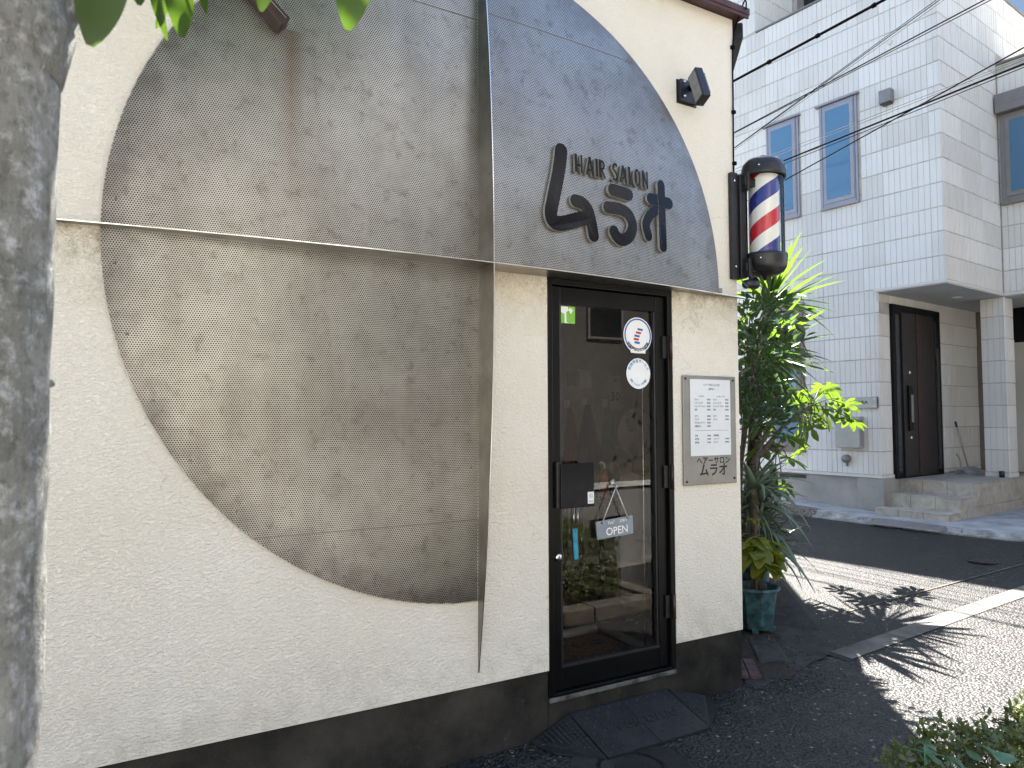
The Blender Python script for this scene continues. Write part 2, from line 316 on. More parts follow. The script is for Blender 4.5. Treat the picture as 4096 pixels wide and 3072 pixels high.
m, n, l, p = new_mat('dark_pane'); p.inputs['Base Color'].default_value = (.012, .014, .016, 1); p.inputs['Roughness'].default_value = .05; M['dark_pane'] = m

# ------------------------------------------------------------------ helpers: objects
def tag(o, label=None, cat=None, group=None, kind=None):
    if label: o['label'] = label
    if cat: o['category'] = cat
    if group: o['group'] = group
    if kind: o['kind'] = kind
    return o
def empty(name, loc=(0, 0, 0), rz=0, **k):
    o = bpy.data.objects.new(name, None); COL.objects.link(o); o.location = loc; o.rotation_euler = (0, 0, rz); o.empty_display_size = .1
    return tag(o, **k)
def wmat(o): return (wmat(o.parent) @ o.matrix_parent_inverse if o.parent else Matrix()) @ o.matrix_basis
def obj(name, me, parent=None, loc=None, rot=None, scale=None, world=False, **k):
    o = bpy.data.objects.new(name, me); COL.objects.link(o)
    if parent:
        o.parent = parent
        if world: o.matrix_parent_inverse = wmat(parent).inverted()      # vertices are in world coordinates
    if loc is not None: o.location = loc
    if rot is not None: o.rotation_euler = rot
    if scale is not None: o.scale = scale
    return tag(o, **k)
def mesh(name, vs, fs, mats, smooth=False, idx=None):
    me = bpy.data.meshes.new(name); me.from_pydata([tuple(v) for v in vs], [], fs)
    for m_ in (mats if isinstance(mats, (list, tuple)) else [mats]): me.materials.append(M[m_] if isinstance(m_, str) else m_)
    if idx: me.polygons.foreach_set('material_index', idx)
    if smooth: me.polygons.foreach_set('use_smooth', [True]*len(me.polygons))
    me.update(); return me
def bm_mesh(name, bm, mats, smooth=False):
    me = bpy.data.meshes.new(name); bm.to_mesh(me); bm.free()
    for m_ in (mats if isinstance(mats, (list, tuple)) else [mats]): me.materials.append(M[m_])
    if smooth: me.polygons.foreach_set('use_smooth', [True]*len(me.polygons))
    return me
def boxes(name, bl, mat, bev=0):
    """one mesh of one or several boxes (x0,x1,y0,y1,z0,z1)"""
    bm = bmesh.new()
    for b in bl:
        x0, x1, y0, y1, z0, z1 = b
        vs = [bm.verts.new(c) for c in ((x0, y0, z0), (x1, y0, z0), (x1, y1, z0), (x0, y1, z0), (x0, y0, z1), (x1, y0, z1), (x1, y1, z1), (x0, y1, z1))]
        for f in ((0, 3, 2, 1), (4, 5, 6, 7), (0, 1, 5, 4), (1, 2, 6, 5), (2, 3, 7, 6), (3, 0, 4, 7)): bm.faces.new([vs[i] for i in f])
    if bev: bmesh.ops.bevel(bm, geom=bm.edges[:], offset=bev, segments=2, affect='EDGES', profile=.5)
    return bm_mesh(name, bm, mat)
def box(name, b, mat, parent=None, bev=0, **k): return obj(name, boxes(name, [b], mat, bev), parent, **k)
def prism(name, poly, y0, y1, mats, side_idx=0, smooth=False):
    """polygon in x,z extruded along y (y0 front)"""
    N = len(poly); vs = [(x, y0, z) for x, z in poly]+[(x, y1, z) for x, z in poly]
    fs = [list(range(N)), list(range(2*N-1, N-1, -1))]+[[(i+1) % N, i, N+i, N+(i+1) % N] for i in range(N)]
    me = mesh(name, vs, fs, mats, idx=[0, 0]+[side_idx]*N)
    bm = bmesh.new(); bm.from_mesh(me); bmesh.ops.recalc_face_normals(bm, faces=bm.faces); bm.to_mesh(me); bm.free(); return me
def lathe(name, prof, mats, seg=32, smooth=True, center=(0, 0), idx=None):
    vs, fs, ids = [], [], []
    for r, z in prof:
        for i in range(seg): t = 2*pi*i/seg; vs.append((center[0]+r*cos(t), center[1]+r*sin(t), z))
    for j in range(len(prof)-1):
        for i in range(seg):
            fs.append([j*seg+i, j*seg+(i+1) % seg, (j+1)*seg+(i+1) % seg, (j+1)*seg+i]); ids.append(idx[j] if idx else 0)
    return mesh(name, vs, fs, mats, smooth, ids)
def tube(name, pts, rad, mats, seg=8, smooth=True, cap=True):
    pts = [Vector(p) for p in pts]; N = len(pts); rr = rad if isinstance(rad, (list, tuple)) else [rad]*N
    vs, fs = [], []; up = Vector((0, 0, 1))
    t0 = (pts[1]-pts[0]).normalized(); a = t0.orthogonal().normalized()
    for i in range(N):
        t = (pts[min(i+1, N-1)]-pts[max(i-1, 0)]).normalized()
        a = (a-t*(a @ t)).normalized(); b = t.cross(a)
        for k in range(seg): th = 2*pi*k/seg; vs.append(pts[i]+(a*cos(th)+b*sin(th))*rr[i])
    for i in range(N-1):
        for k in range(seg): fs.append([i*seg+k, i*seg+(k+1) % seg, (i+1)*seg+(k+1) % seg, (i+1)*seg+k])
    if cap: fs += [list(range(seg))[::-1], list(range((N-1)*seg, N*seg))]
    return mesh(name, vs, fs, mats, smooth)
def smooth_line(pts, k=6):
    P = [Vector(p) for p in pts]; out = []
    for i in range(len(P)-1):
        a, b, c, d = P[max(i-1, 0)], P[i], P[i+1], P[min(i+2, len(P)-1)]
        for j in range(k):
            t = j/k; out.append(.5*((2*b)+(c-a)*t+(2*a-5*b+4*c-d)*t*t+(3*b-a-3*c+d)*t**3))
    out.append(P[-1]); return out
def stroke(pts, w, cap=8, k=8, sm=True):
    """outline polygon of a thick round-ended stroke through 2D points"""
    P = smooth_line([Vector((x, z, 0)) for x, z in pts], k) if sm and len(pts) > 2 else [Vector((x, z, 0)) for x, z in pts]
    L, Rr = [], []; N = len(P)
    for i in range(N):
        t = (P[min(i+1, N-1)]-P[max(i-1, 0)]).normalized(); nn = Vector((-t.y, t.x, 0))
        L.append(P[i]+nn*w/2); Rr.append(P[i]-nn*w/2)
    def arc(c, a0):
        return [c+Vector((cos(a0+pi*j/cap), sin(a0+pi*j/cap), 0))*w/2 for j in range(1, cap)] if cap else []
    t1 = (P[-1]-P[-2]).normalized(); t0 = (P[1]-P[0]).normalized()
    end = arc(P[-1], math.atan2(t1.y, t1.x)+pi/2)
    end = [P[-1]+Vector((cos(math.atan2(t1.y, t1.x)+pi/2-pi*j/cap), sin(math.atan2(t1.y, t1.x)+pi/2-pi*j/cap), 0))*w/2 for j in range(1, cap)] if cap else []
    st = [P[0]+Vector((cos(math.atan2(t0.y, t0.x)-pi/2-pi*j/cap), sin(math.atan2(t0.y, t0.x)-pi/2-pi*j/cap), 0))*w/2 for j in range(1, cap)] if cap else []
    return [(q.x, q.y) for q in L+end+Rr[::-1]+st]
_deps = None
def text(name, body, size, mat, parent=None, loc=(0, 0, 0), rot=(pi/2, 0, 0), align='CENTER', ext=0, sx=1, bold=0, shear=0, world=True, line=1, **k):
    cu = bpy.data.curves.new('txt', 'FONT'); cu.body = body; cu.size = size; cu.align_x = align; cu.align_y = 'CENTER'; cu.extrude = ext; cu.offset = bold; cu.shear = shear; cu.space_line = line
    cu.resolution_u = 3
    t = bpy.data.objects.new('txt', cu); COL.objects.link(t); bpy.context.view_layer.update()
    me = bpy.data.meshes.new_from_object(t.evaluated_get(bpy.context.evaluated_depsgraph_get())); me.name = name
    bpy.data.objects.remove(t); bpy.data.curves.remove(cu)
    me.materials.clear(); me.materials.append(M[mat])
    me.transform(Matrix.Translation(Vector(loc)) @ Matrix.Rotation(rot[2], 4, 'Z') @ Matrix.Rotation(rot[0], 4, 'X') @ Matrix.Rotation(rot[1], 4, 'Z') @ Matrix.Diagonal((sx, 1, 1, 1)))
    return obj(name, me, parent, world=bool(parent) and world, **k)
def joined(name, mes, mats):
    bm = bmesh.new()
    for me in mes: bm.from_mesh(me)
    return bm_mesh(name, bm, mats)

# ================================================================== GROUND
def sheet(name, x0, x1, y0, y1, z, mat, nx=40, hole=None, **k):
    xs = sorted(set([x0, x1]+[q for q in (3.4, 8.3) if x0 < q < x1])); vs = []; fs = []
    for x in xs: vs += [(x, y0, gz(x)+z), (x, y1, gz(x)+z)]
    for i in range(len(xs)-1): fs.append([2*i, 2*i+2, 2*i+3, 2*i+1])
    return obj(name, mesh(name, vs, fs, mat), kind='structure', **k)
sheet('ground', -250, 250, -250, 250, -.006, 'asphalt_far')
sheet('forecourt_pavement', -6, 4.6, -1.4, 0.0, -.002, 'asphalt')
# right of the salon: open asphalt up to the far kerb
def poly_sheet(name, pts, z, mat, parent=None, **k):
    bm = bmesh.new(); bm.faces.new([bm.verts.new((x, y, gz(x)+z)) for x, y in pts])
    bmesh.ops.bisect_plane(bm, geom=bm.verts[:]+bm.edges[:]+bm.faces[:], plane_co=(3.4, 0, 0), plane_no=(1, 0, 0))
    bmesh.ops.bisect_plane(bm, geom=bm.verts[:]+bm.edges[:]+bm.faces[:], plane_co=(8.3, 0, 0), plane_no=(1, 0, 0))
    for vv in bm.verts: vv.co.z = gz(vv.co.x)+z
    bm.normal_update()
    for f in bm.faces:
        if f.normal.z < 0: f.normal_flip()
    return obj(name, bm_mesh(name, bm, mat), parent, **k)
poly_sheet('side_asphalt', [(4.6, -1.4), (8.9, -1.4), (8.9, .02), (4.6, .02)], -.002, 'asphalt', kind='structure')
poly_sheet('front_road', [(-40, -2.85), (60, -2.85), (60, -7.3), (-40, -7.3)], -.004, 'asphalt_bounce', kind='structure')
# dark earthy apron along the salon's side wall
A0 = CORN+WN*.0; 
def wl(s, d): q = CORN+WD*s+WN*d; return (q.x, q.y)
poly_sheet('side_apron', [wl(-.02, .02)]+[wl(-.04+.09*i+R(-.02, .02), .10+.075*i+R(-.03, .03)) for i in range(8)]+[wl(.65+.3*i, .66) for i in range(11)]+[wl(3.6, .0)], .001, 'apron', kind='structure')
poly_sheet('planter_soil', [wl(.12, .01), wl(.12, .3), wl(3.4, .3), wl(3.4, .01)], .004, 'soil', kind='structure')
# pale concrete strip and asphalt joint running away from the salon
st = poly_sheet('edging_strip', [(4.05, -.10), (8.2, -.03), (8.2, .13), (4.05, .07)], .0005, 'apron', kind='structure')
for i in range(7):
    x0 = 4.1+i*.6; y0 = -.10+(x0-4.05)*.0169
    poly_sheet('edging_stone', [(x0, y0+.004), (x0+.592, y0+.014), (x0+.592, y0+.166), (x0, y0+.158)], .003, 'pale_strip', st)
poly_sheet('asphalt_joint', [(4.9, .515), (8.2, .425), (8.2, .447), (4.9, .534)], .001, 'bed_kerb', kind='structure')
# planter kerb across the salon front, with soil and the hedge
kb = empty('planter_kerb', (2, -1.6, 0), label='low concrete kerb round the hedge bed opposite the salon door', cat='kerb')
for i in range(11):
    x0 = -2.7+i*.6
    box('kerb_stone', (x0, x0+.594, -1.56, -1.41, -.03, .10), 'bed_kerb', kb, .012, world=True)
for i in range(2): box('kerb_stone', (3.905, 4.05, -2.42+i*.51, -1.92+i*.51, -.03, .10), 'bed_kerb', kb, .012, world=True)
for i in range(12):
    x0 = -3.3+i*.6; box('kerb_stone', (x0, x0+.594, -2.60, -2.45, -.03, .10), 'bed_kerb', kb, .012, world=True)
poly_sheet('bed_soil', [(-3, -2.44), (3.89, -2.44), (3.89, -1.57), (-3, -1.57)], .05, 'soil', kind='structure')
poly_sheet('gutter_strip', [(-40, -2.85), (40, -2.85), (40, -2.62), (-40, -2.62)], 0, 'pale_strip', kind='structure')

# ================================================================== SALON BUILDING
sal = empty('salon_building', (3.245, 0, 0), label='small cream stucco salon with dark foundation and brown roof edge', cat='building')
TOP, FZ = 3.93, .318
DX0, DX1, DZ0, DZ1 = 1.912, 2.735, .182, 2.247
XL = -5.0
def wallmesh(y0, y1):
    bl = [(XL, DX0, y0, y1, FZ, TOP), (DX1, 3.245, y0, y1, FZ, TOP), (DX0, DX1, y0, y1, DZ1, TOP)]
    return boxes('front_wall', bl, 'stucco')
obj('front_wall', wallmesh(0, .16), sal, world=True)
obj('foundation', boxes('foundation', [(XL, DX0-.001, .010, .15, -.05, FZ), (DX1+.001, 3.24, .010, .15, -.05, FZ), (DX0-.001, DX1+.001, .004, .15, -.05, DZ0)], 'foundation'), sal, world=True)
def slab(name, s0, s1, d0, d1, z0, z1, mat, parent=sal):
    q = [wl(s0, d0), wl(s1, d0), wl(s1, d1), wl(s0, d1)]
    vs = [(x, y, z0) for x, y in q]+[(x, y, z1) for x, y in q]
    me = mesh(name, vs, [[0, 3, 2, 1], [4, 5, 6, 7], [0, 1, 5, 4], [1, 2, 6, 5], [2, 3, 7, 6], [3, 0, 4, 7]], mat)
    bm = bmesh.new(); bm.from_mesh(me); bmesh.ops.recalc_face_normals(bm, faces=bm.faces); bm.to_mesh(me); bm.free()
    return obj(name, me, parent, world=True)
slab('side_wall', .2, 4.6, -.16, -.004, FZ, TOP-.004, 'stucco'); slab('side_foundation', .2, 4.6, -.15, -.012, -.05, FZ-.002, 'foundation')
bx_, by_ = wl(4.6, 0)
box('back_wall', (XL, bx_, by_, by_+.16, 0, TOP-.01), 'stucco', sal, world=True)
box('end_wall', (XL-.16, XL-.002, .0, by_, 0, TOP-.01), 'stucco', sal, world=True)
me = prism('roof', [(XL, 0.05), (3.2, .05), (bx_, by_), (XL, by_)], -(TOP-.02), -(TOP-.22), 'dark_roof'); me.transform(Matrix.Rotation(-pi/2, 4, 'X') @ Matrix.Diagonal((1, 1, 1, 1)))
# rotate: (x,y,z)->(x, z, -y)
obj('roof_slab', me, sal, world=True)
ed = [(-5.2, -.075), (3.30, -.075)]
box('roof_edge', (XL-.2, 3.305, -.085, .10, TOP+.004, TOP+.046), 'red_cap', sal, .006, world=True)
box('roof_edge_lip', (XL-.2, 3.300, -.078, -.066, TOP-.014, TOP+.004), 'red_cap', sal, world=True)
slab('roof_side_edge', .12, 4.7, -.1, .075, TOP+.006, TOP+.044, 'red_cap')
slab('roof_side_soffit', .06, 4.7, .0, .070, TOP-.085, TOP+.004, 'black_metal')
# interior
ro = empty('salon_room', (2.3, .2, .15), label='dim cream room of the salon seen through the glass door', cat='room', kind='structure')
def room_slab(name, z0, z1, mat):
    me = prism(name, [(.98, .166), (3.16, .166), (5.02, 2.62), (.98, 2.62)], -z1, -z0, mat); me.transform(Matrix.Rotation(-pi/2, 4, 'X')); obj(name, me, ro, world=True)
room_slab('room_floor', .02, .165, 'lino'); room_slab('room_ceiling', 2.6, 2.68, 'cream_room')
box('room_wall', (1.0, 5.05, 2.62, 2.7, .16, 2.7), 'cream_room', ro, world=True)
box('room_side_wall', (.9, .98, .165, 2.7, .16, 2.7), 'cream_room', ro, world=True)
def cape(x, z, wd, h, mat, lab):
    vs, fs = [], []; NN = 14
    for j in range(8):
        t = j/7
        for i in range(NN+1):
            s_ = i/NN*2-1; ww = .02+wd*t**.8
            vs.append((x+s_*ww, 2.57-.03*abs(cos(s_*9))*(.3+t)-.02, z-h*t))
    for j in range(7):
        for i in range(NN): fs.append([j*(NN+1)+i, (j+1)*(NN+1)+i, (j+1)*(NN+1)+i+1, j*(NN+1)+i+1])
    t_ = empty('hanging_cape', (x, 2.56, z-h), label=lab, cat='cape', group='capes hung on the back wall')
    obj('cloth', mesh('cloth', vs, fs, mat, True), t_, world=True)
    box('hook', (x-.025, x+.025, 2.58, 2.615, z-.01, z+.07), 'white_print', t_, .004, world=True)
cape(3.80, 1.64, .10, .75, 'cape_rust', 'rust brown cape hanging leftmost on the back wall')
cape(4.00, 1.66, .19, .80, 'cape_navy', 'navy blue cape hanging between rust and teal capes')
cape(4.24, 1.65, .16, .95, 'cape_teal', 'teal green cape hanging beside the calendar')
cal = empty('wall_calendar', (4.36, 2.6, 1.6), label='narrow white tear-off calendar showing 30 on back wall', cat='calendar')
box('sheet', (4.29, 4.43, 2.585, 2.612, 1.62, 1.95), 'paper', cal, world=True); text('number', '30', .12, 'ink', cal, (4.36, 2.582, 1.74))
text('heading', '30', .05, 'ink', cal, (4.36, 2.582, 1.90))
ctl = empty('wall_control_box', (3.98, 2.6, 1.9), label='white square control box high on the back wall', cat='control box')
box('case', (3.92, 4.06, 2.56, 2.618, 1.82, 2.0), 'white_print', ctl, .008, world=True); box('vent', (3.82, 3.90, 2.59, 2.618, 1.84, 1.98), 'gray_pvc', ctl, .003, world=True)
mir = empty('round_mirror', (3.75, 1.5, .17), label='round gold-rimmed mirror on a brown stand inside the door', cat='mirror')
def disc_y(name, cx, y, cz, r0, r1, th, mat, seg=40):
    vs, fs = [], []
    for i in range(seg):
        t = 2*pi*i/seg
        for r, yy in ((r0, y), (r1, y), (r1, y+th), (r0, y+th)): vs.append((cx+r*cos(t), yy, cz+r*sin(t)))
    for i in range(seg):
        a, b = i*4, ((i+1) % seg)*4
        for k_ in range(4): fs.append([a+k_, a+(k_+1) % 4, b+(k_+1) % 4, b+k_])
    return mesh(name, vs, fs, mat)
obj('rim', disc_y('rim', 3.72, 1.5, 1.42, .19, .205, .02, 'brown_frame'), mir, world=True)
obj('face', disc_y('face', 3.72, 1.507, 1.42, .0001, .19, .008, 'cream_room'), mir, world=True)
obj('stand', tube('stand', [(3.72, 1.53, .17), (3.72, 1.53, 1.62)], .025, 'brown_metal'), mir, world=True)
obj('foot', lathe('foot', [(.0, .17), (.16, .17), (.16, .19), (.03, .22)], 'brown_metal', center=(3.72, 1.53)), mir, world=True)
cab = empty('white_column_heater', (3.45, 1.2, .17), label='white rounded upright heater standing inside the door', cat='heater')
obj('body', lathe('body', [(.0, .166), (.11, .166), (.105, .5), (.10, .95), (.09, 1.10), (.0, 1.13)], 'white_print', center=(3.46, 1.25)), cab, world=True)
box('label_strip', (3.42, 3.47, 1.139, 1.146, .62, .64), 'paper', cab, world=True)
btl = empty('orange_bottle', (3.12, 1.3, 1.0), label='orange spray bottle with white nozzle inside the salon', cat='bottle')
obj('body', lathe('body', [(0, .93), (.035, .93), (.035, 1.10), (.014, 1.14), (.014, 1.16), (0, 1.16)], 'orange', seg=16, center=(3.26, 1.32)), btl, world=True)
obj('nozzle', tube('nozzle', [(3.26, 1.32, 1.16), (3.26, 1.32, 1.20), (3.22, 1.32, 1.21)], .010, 'white_print'), btl, world=True)
box('shelf_top', (2.95, 3.34, 1.2, 1.45, .90, .928), 'brown_metal', empty('side_shelf', (3.1, 1.3, .17), label='small brown shelf under the orange bottle', cat='shelf'), .004, world=True)
sh_ = bpy.data.objects['side_shelf']
for q in ((2.97, 1.22), (3.30, 1.22), (2.97, 1.42), (3.30, 1.42)): box('leg', (q[0], q[0]+.025, q[1], q[1]+.025, .166, .90), 'brown_metal', sh_, world=True)
cm = empty('coir_mat', (2.45, .6, .166), label='brown coir doormat lettered Welcome inside the door', cat='doormat')
box('pile', (2.06, 2.76, .28, .74, .1655, .182), 'coir', cm, .004, world=True)
text('lettering', 'Welcome', .16, 'ink', cm, (2.40, .40, .1835), rot=(0, 0, 0), shear=.3, bold=.002)
for i in range(5): obj('scroll', tube('scroll', smooth_line([(2.12+.13*i+.05*cos(t*.7), .60+.03*sin(t*.7), .184) for t in range(9)], 3), .004, 'ink', 5), cm, world=True)
rail = empty('mat_edge_roll', (2.4, .8, .17), label='grey vinyl tube edging round the coir doormat', cat='edging')
obj('tube_run', tube('tube_run', [(2.0, .79, .195), (2.80, .79, .195)], .028, 'gray_pvc', 10), rail, world=True)
obj('tube_side', tube('tube_side', [(2.80, .80, .195), (2.80, .24, .195)], .028, 'gray_pvc', 10), rail, world=True)

# ================================================================== DOOR
dr = empty('door', (2.3, .03, DZ0)); dr.parent = sal; dr.matrix_parent_inverse = wmat(sal).inverted(); dr['label'] = 'black framed glass entrance door'
def fr(name, b, mat='black_frame', bev=.004, parent=None): return box(name, b, mat, parent or dr, bev, world=True)
fr('jamb', (1.914, 1.945, .0, .13, DZ0+.003, DZ1-.002)); fr('jamb', (2.700, 2.733, .0, .13, DZ0+.003, DZ1-.002))
fr('head_rail', (1.945, 2.700, .0, .13, DZ1-.035, DZ1-.002)); fr('sill_rail', (1.945, 2.700, .0, .12, DZ0+.001, DZ0+.018), 'black_frame')
y0, y1 = .022, .062
GX0, GX1, GZ0, GZ1 = 2.003, 2.632, .322, 2.125
fr('stile', (1.948, GX0, y0, y1, DZ0+.02, DZ1-.038)); fr('stile', (GX1, 2.697, y0, y1, DZ0+.02, DZ1-.038))
fr('top_rail', (GX0, GX1, y0+.001, y1, GZ1, DZ1-.038)); fr('bottom_rail', (GX0, GX1, y0+.001, y1, DZ0+.02, GZ0-.012))
box('sill', (DX0+.002, DX1-.002, -.006, .02, DZ0-.022, DZ0+.0005), 'concrete_worn', dr, .006, world=True)
fr('glazing_bead', (GX0, GX1, y0-.004, y0+.02, GZ0-.013, GZ0), 'black_metal', .002)
fr('glazing_bead', (GX0, GX0+.010, y0+.004, y0+.03, GZ0, GZ1), 'black_metal', .002); fr('glazing_bead', (GX1-.012, GX1, y0+.004, y0+.03, GZ0, GZ1), 'black_metal', .002)
obj('pane', mesh('pane', [(GX0+.002, .046, GZ0), (GX1-.002, .046, GZ0), (GX1-.002, .046, GZ1), (GX0+.002, .046, GZ1)], [[0, 1, 2, 3]], 'door_glass'), dr, world=True)
box('inner_film', (GX1-.075, GX1-.070, .052, .0535, GZ0, GZ1-.3), 'clear_film', dr, world=True)
for z in (1.93, 1.22, .52):
    h_ = obj('hinge', tube('hinge', [(2.716, -.006, z-.065), (2.716, -.006, z+.065)], .010, 'brown_metal', 10), dr, world=True)
    box('hinge_leaf', (2.672, 2.705, .010, .021, z-.06, z+.06), 'black_metal', dr, world=True)
lk = obj('lock', lathe('lock', [(0, .0), (.017, .0), (.019, .004), (.019, .02)], 'steel_edge', 24), dr); lk.data.transform(Matrix.Translation((1.979, .006, .853)) @ Matrix.Rotation(-pi/2, 4, 'X')); lk.matrix_parent_inverse = wmat(dr).inverted()
box('keyway', (1.977, 1.981, .004, .0065, .846, .860), 'ink', dr, world=True)
pp = box('pull_plate', (1.968, 2.170, -.030, -.018, 1.098, 1.318), 'black_gloss', dr, .003, world=True)
box('plate_standoff', (1.950, 1.985, -.020, .021, 1.10, 1.325), 'black_metal', dr, .002, world=True)
box('pull_label', (2.128, 2.165, -.0325, -.0302, 1.113, 1.172), 'white_print', dr, world=True)
# stickers
def round_sticker(cx, cz, r, name='window_sticker', **k):
    t = empty(name, (cx, .04, cz), cat='sticker', **k)
    obj('disc', disc_y('disc', cx, .0405, cz, .0001, r, .002, 'white_print', 48), t, world=True); return t
s1 = round_sticker(2.522, 1.990, .098, label='round white sticker with blue ring and red and blue bars')
obj('ring', disc_y('ring', 2.522, .0398, 1.990, .084, .092, .0006, 'blue_print', 48), s1, world=True)
box('ring_gap', (2.47, 2.574, .0394, .0400, 1.893, 1.915), 'white_print', s1, world=True)
for i, (c_, xo) in enumerate((('blue_print', .018), ('pole_red', .006), ('blue_print', -.004), ('pole_red', -.010), ('blue_print', -.004))):
    z_ = 2.030-i*.018; x_ = 2.522+xo
    obj('stripe', prism('stripe', [(x_-.018, z_), (x_+.018, z_-.004), (x_+.014, z_-.016), (x_-.02, z_-.011)], .0392, .0402, c_), s1, world=True)
def arc_text(s_, cx, cz, r, a0, a1, size, mat, parent, up=True):
    for i, ch in enumerate(s_):
        a_ = radians(a0+(a1-a0)*(i/(len(s_)-1)))
        text('letter', ch, size, mat, parent, (cx+r*cos(a_), .0388, cz+r*sin(a_)), rot=(pi/2, (a_-pi/2) if up else (a_+pi/2), 0), bold=.0004)
arc_text('全国理容組合加盟店', 2.522, 1.990, .080, 215, 325, .020, 'ink', s1, False)
s2 = round_sticker(2.524, 1.782, .083, label='round white sticker with blue Japanese lettering below striped one')
arc_text('訪問理容サービス', 2.524, 1.782, .067, 155, 25, .020, 'sky_print', s2, True)
arc_text('認定 Tokyo ケア理容師', 2.524, 1.782, .062, 215, 325, .014, 'sky_print', s2, False)
gs = empty('green_sticker', (2.06, .04, 2.03), label='small square green and white sticker at top of door glass', cat='sticker')
box('backing', (2.018, 2.108, .0395, .0425, 2.026, 2.114), 'green_print', gs, world=True)
obj('white_patch', prism('white_patch', [(2.020, 2.112), (2.062, 2.112), (2.066, 2.092), (2.052, 2.084), (2.054, 2.032), (2.066, 2.030), (2.066, 2.028), (2.042, 2.028), (2.042, 2.074), (2.020, 2.082)], .0385, .0397, 'white_print'), gs, world=True)
obj('leaf_motif', prism('leaf_motif', [(2.08+.016*cos(t*pi/8)*(.7+.3*cos(t)), 2.092+.014*sin(t*pi/8)) for t in range(16)], .0383, .0397, 'white_print'), gs, world=True)
# pull mark
text('pull_kanji', '引', .024, 'ink', dr, (2.1465, -.0335, 1.150)); text('pull_word', 'PULL', .012, 'ink', dr, (2.1465, -.0335, 1.124))
# OPEN board
ob = empty('open_sign', (2.335, .02, .95), label='translucent white OPEN board hanging askew on the door glass', cat='sign')
obj('board', prism('board', [(2.212, 1.010), (2.452, 1.028), (2.458, .933), (2.222, .918)], .016, .022, 'open_board'), ob, world=True)
text('open_lettering', 'OPEN', .056, 'white_print', ob, (2.348, .0145, .956), rot=(pi/2, .06, 0), bold=.0006)
text('small_lettering', 'Yes!', .026, 'white_print', ob, (2.305, .0145, 1.0), rot=(pi/2, .06, 0), shear=.3)
text('kanji_lettering', '営業中', .018, 'white_print', ob, (2.39, .0145, 1.005), rot=(pi/2, .06, 0))
for x_, z_ in ((2.250, 1.003), (2.418, 1.016)):
    obj('cord', tube('cord', [(x_, .012, z_), (2.339, .012, 1.180)], .0028, 'cord', 6), ob, world=True)
    obj('eyelet', disc_y('eyelet', x_, .0135, z_, .0025, .006, .002, 'ink', 14), ob, world=True)
hk = empty('suction_hook', (2.339, .03, 1.19), label='clear adhesive hook holding the OPEN board cord', cat='hook')
box('base_plate', (2.326, 2.354, .034, .0425, 1.190, 1.222), 'clear_film', hk, .004, world=True)
obj('prong', tube('prong', smooth_line([(2.34, .034, 1.196), (2.34, .012, 1.186), (2.34, .006, 1.176), (2.34, .004, 1.190)], 4), .003, 'steel_edge', 6), hk, world=True)
bs = empty('blue_strip', (2.1, .03, .83), label='narrow blue paper strip stuck below the pull plate', cat='paper strip')
obj('strip', prism('strip', [(2.082, .984), (2.110, .983), (2.117, .828), (2.092, .828)], .036, .042, 'cyan_strip'), bs, world=True)
for x_ in (2.088, 2.113): obj('pin', tube('pin', [(x_, .036, .988), (x_+.002, .036, 1.085)], .0026, 'steel_edge', 6), bs, world=True)
# ================================================================== PERFORATED DISC
CX, CZ, RR, FR, FD = 1.527, 2.247, 1.542, 1.87, .155
def prot(r): return -FD*(1-(r/FR)**2)
dsc = empty('perforated_disc_sign', (CX, 0, CZ), label='large round perforated steel facade disc with cross-shaped metal fins', cat='facade panel')
def quad(name, a0, a1, zo, mat, bulge):
    vs, fs = [], []; NR, NA = 20, 40; RR = 1.515 if bulge else 1.542
    for i in range(NR+1):
        r = .002+(RR-.002)*i/NR
        for j in range(NA+1):
            t = radians(a0+(a1-a0)*j/NA); x, z = CX+r*cos(t), CZ+r*sin(t)
            vs.append((x, prot(r) if bulge else -.016, z))
    for i in range(NR):
        for j in range(NA): fs.append([i*(NA+1)+j, i*(NA+1)+j+1, (i+1)*(NA+1)+j+1, (i+1)*(NA+1)+j])
    me = mesh(name, vs, fs, mat, True); o = obj(name, me, dsc, world=True)
    return o
q1 = quad('perforated_panel', 90.05, 179.9, 0, 'perf', False); q2 = quad('perforated_panel', 180.1, 269.95, 0, 'perf', False); q3 = quad('perforated_panel', 0.02, 89.95, 0, 'perf2', True)
def backing(a0, a1):  # added dark sheet that paints the gap's shade behind the perforations
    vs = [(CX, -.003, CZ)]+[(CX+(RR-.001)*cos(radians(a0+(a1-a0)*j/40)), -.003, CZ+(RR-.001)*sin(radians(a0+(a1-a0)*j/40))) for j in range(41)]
    obj('gap_shade_sheet', mesh('gap_shade_sheet', vs, [[0, j+1, j+2] for j in range(40)], 'backing'), dsc, world=True)
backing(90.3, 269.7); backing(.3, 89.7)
vs = [(CX+r_*cos(radians(.1+89.8*j/48)), y_, CZ+r_*sin(radians(.1+89.8*j/48))) for j in range(49) for r_, y_ in ((1.5145, prot(1.515)-.0004), (1.5145, -.001))]
obj('added_rim_strip', mesh('added_rim_strip', vs, [[2*j, 2*j+1, 2*j+3, 2*j+2] for j in range(48)], 'brown_frame', True), dsc, world=True)  # dark strip added so the rim holes do not show the bright wall
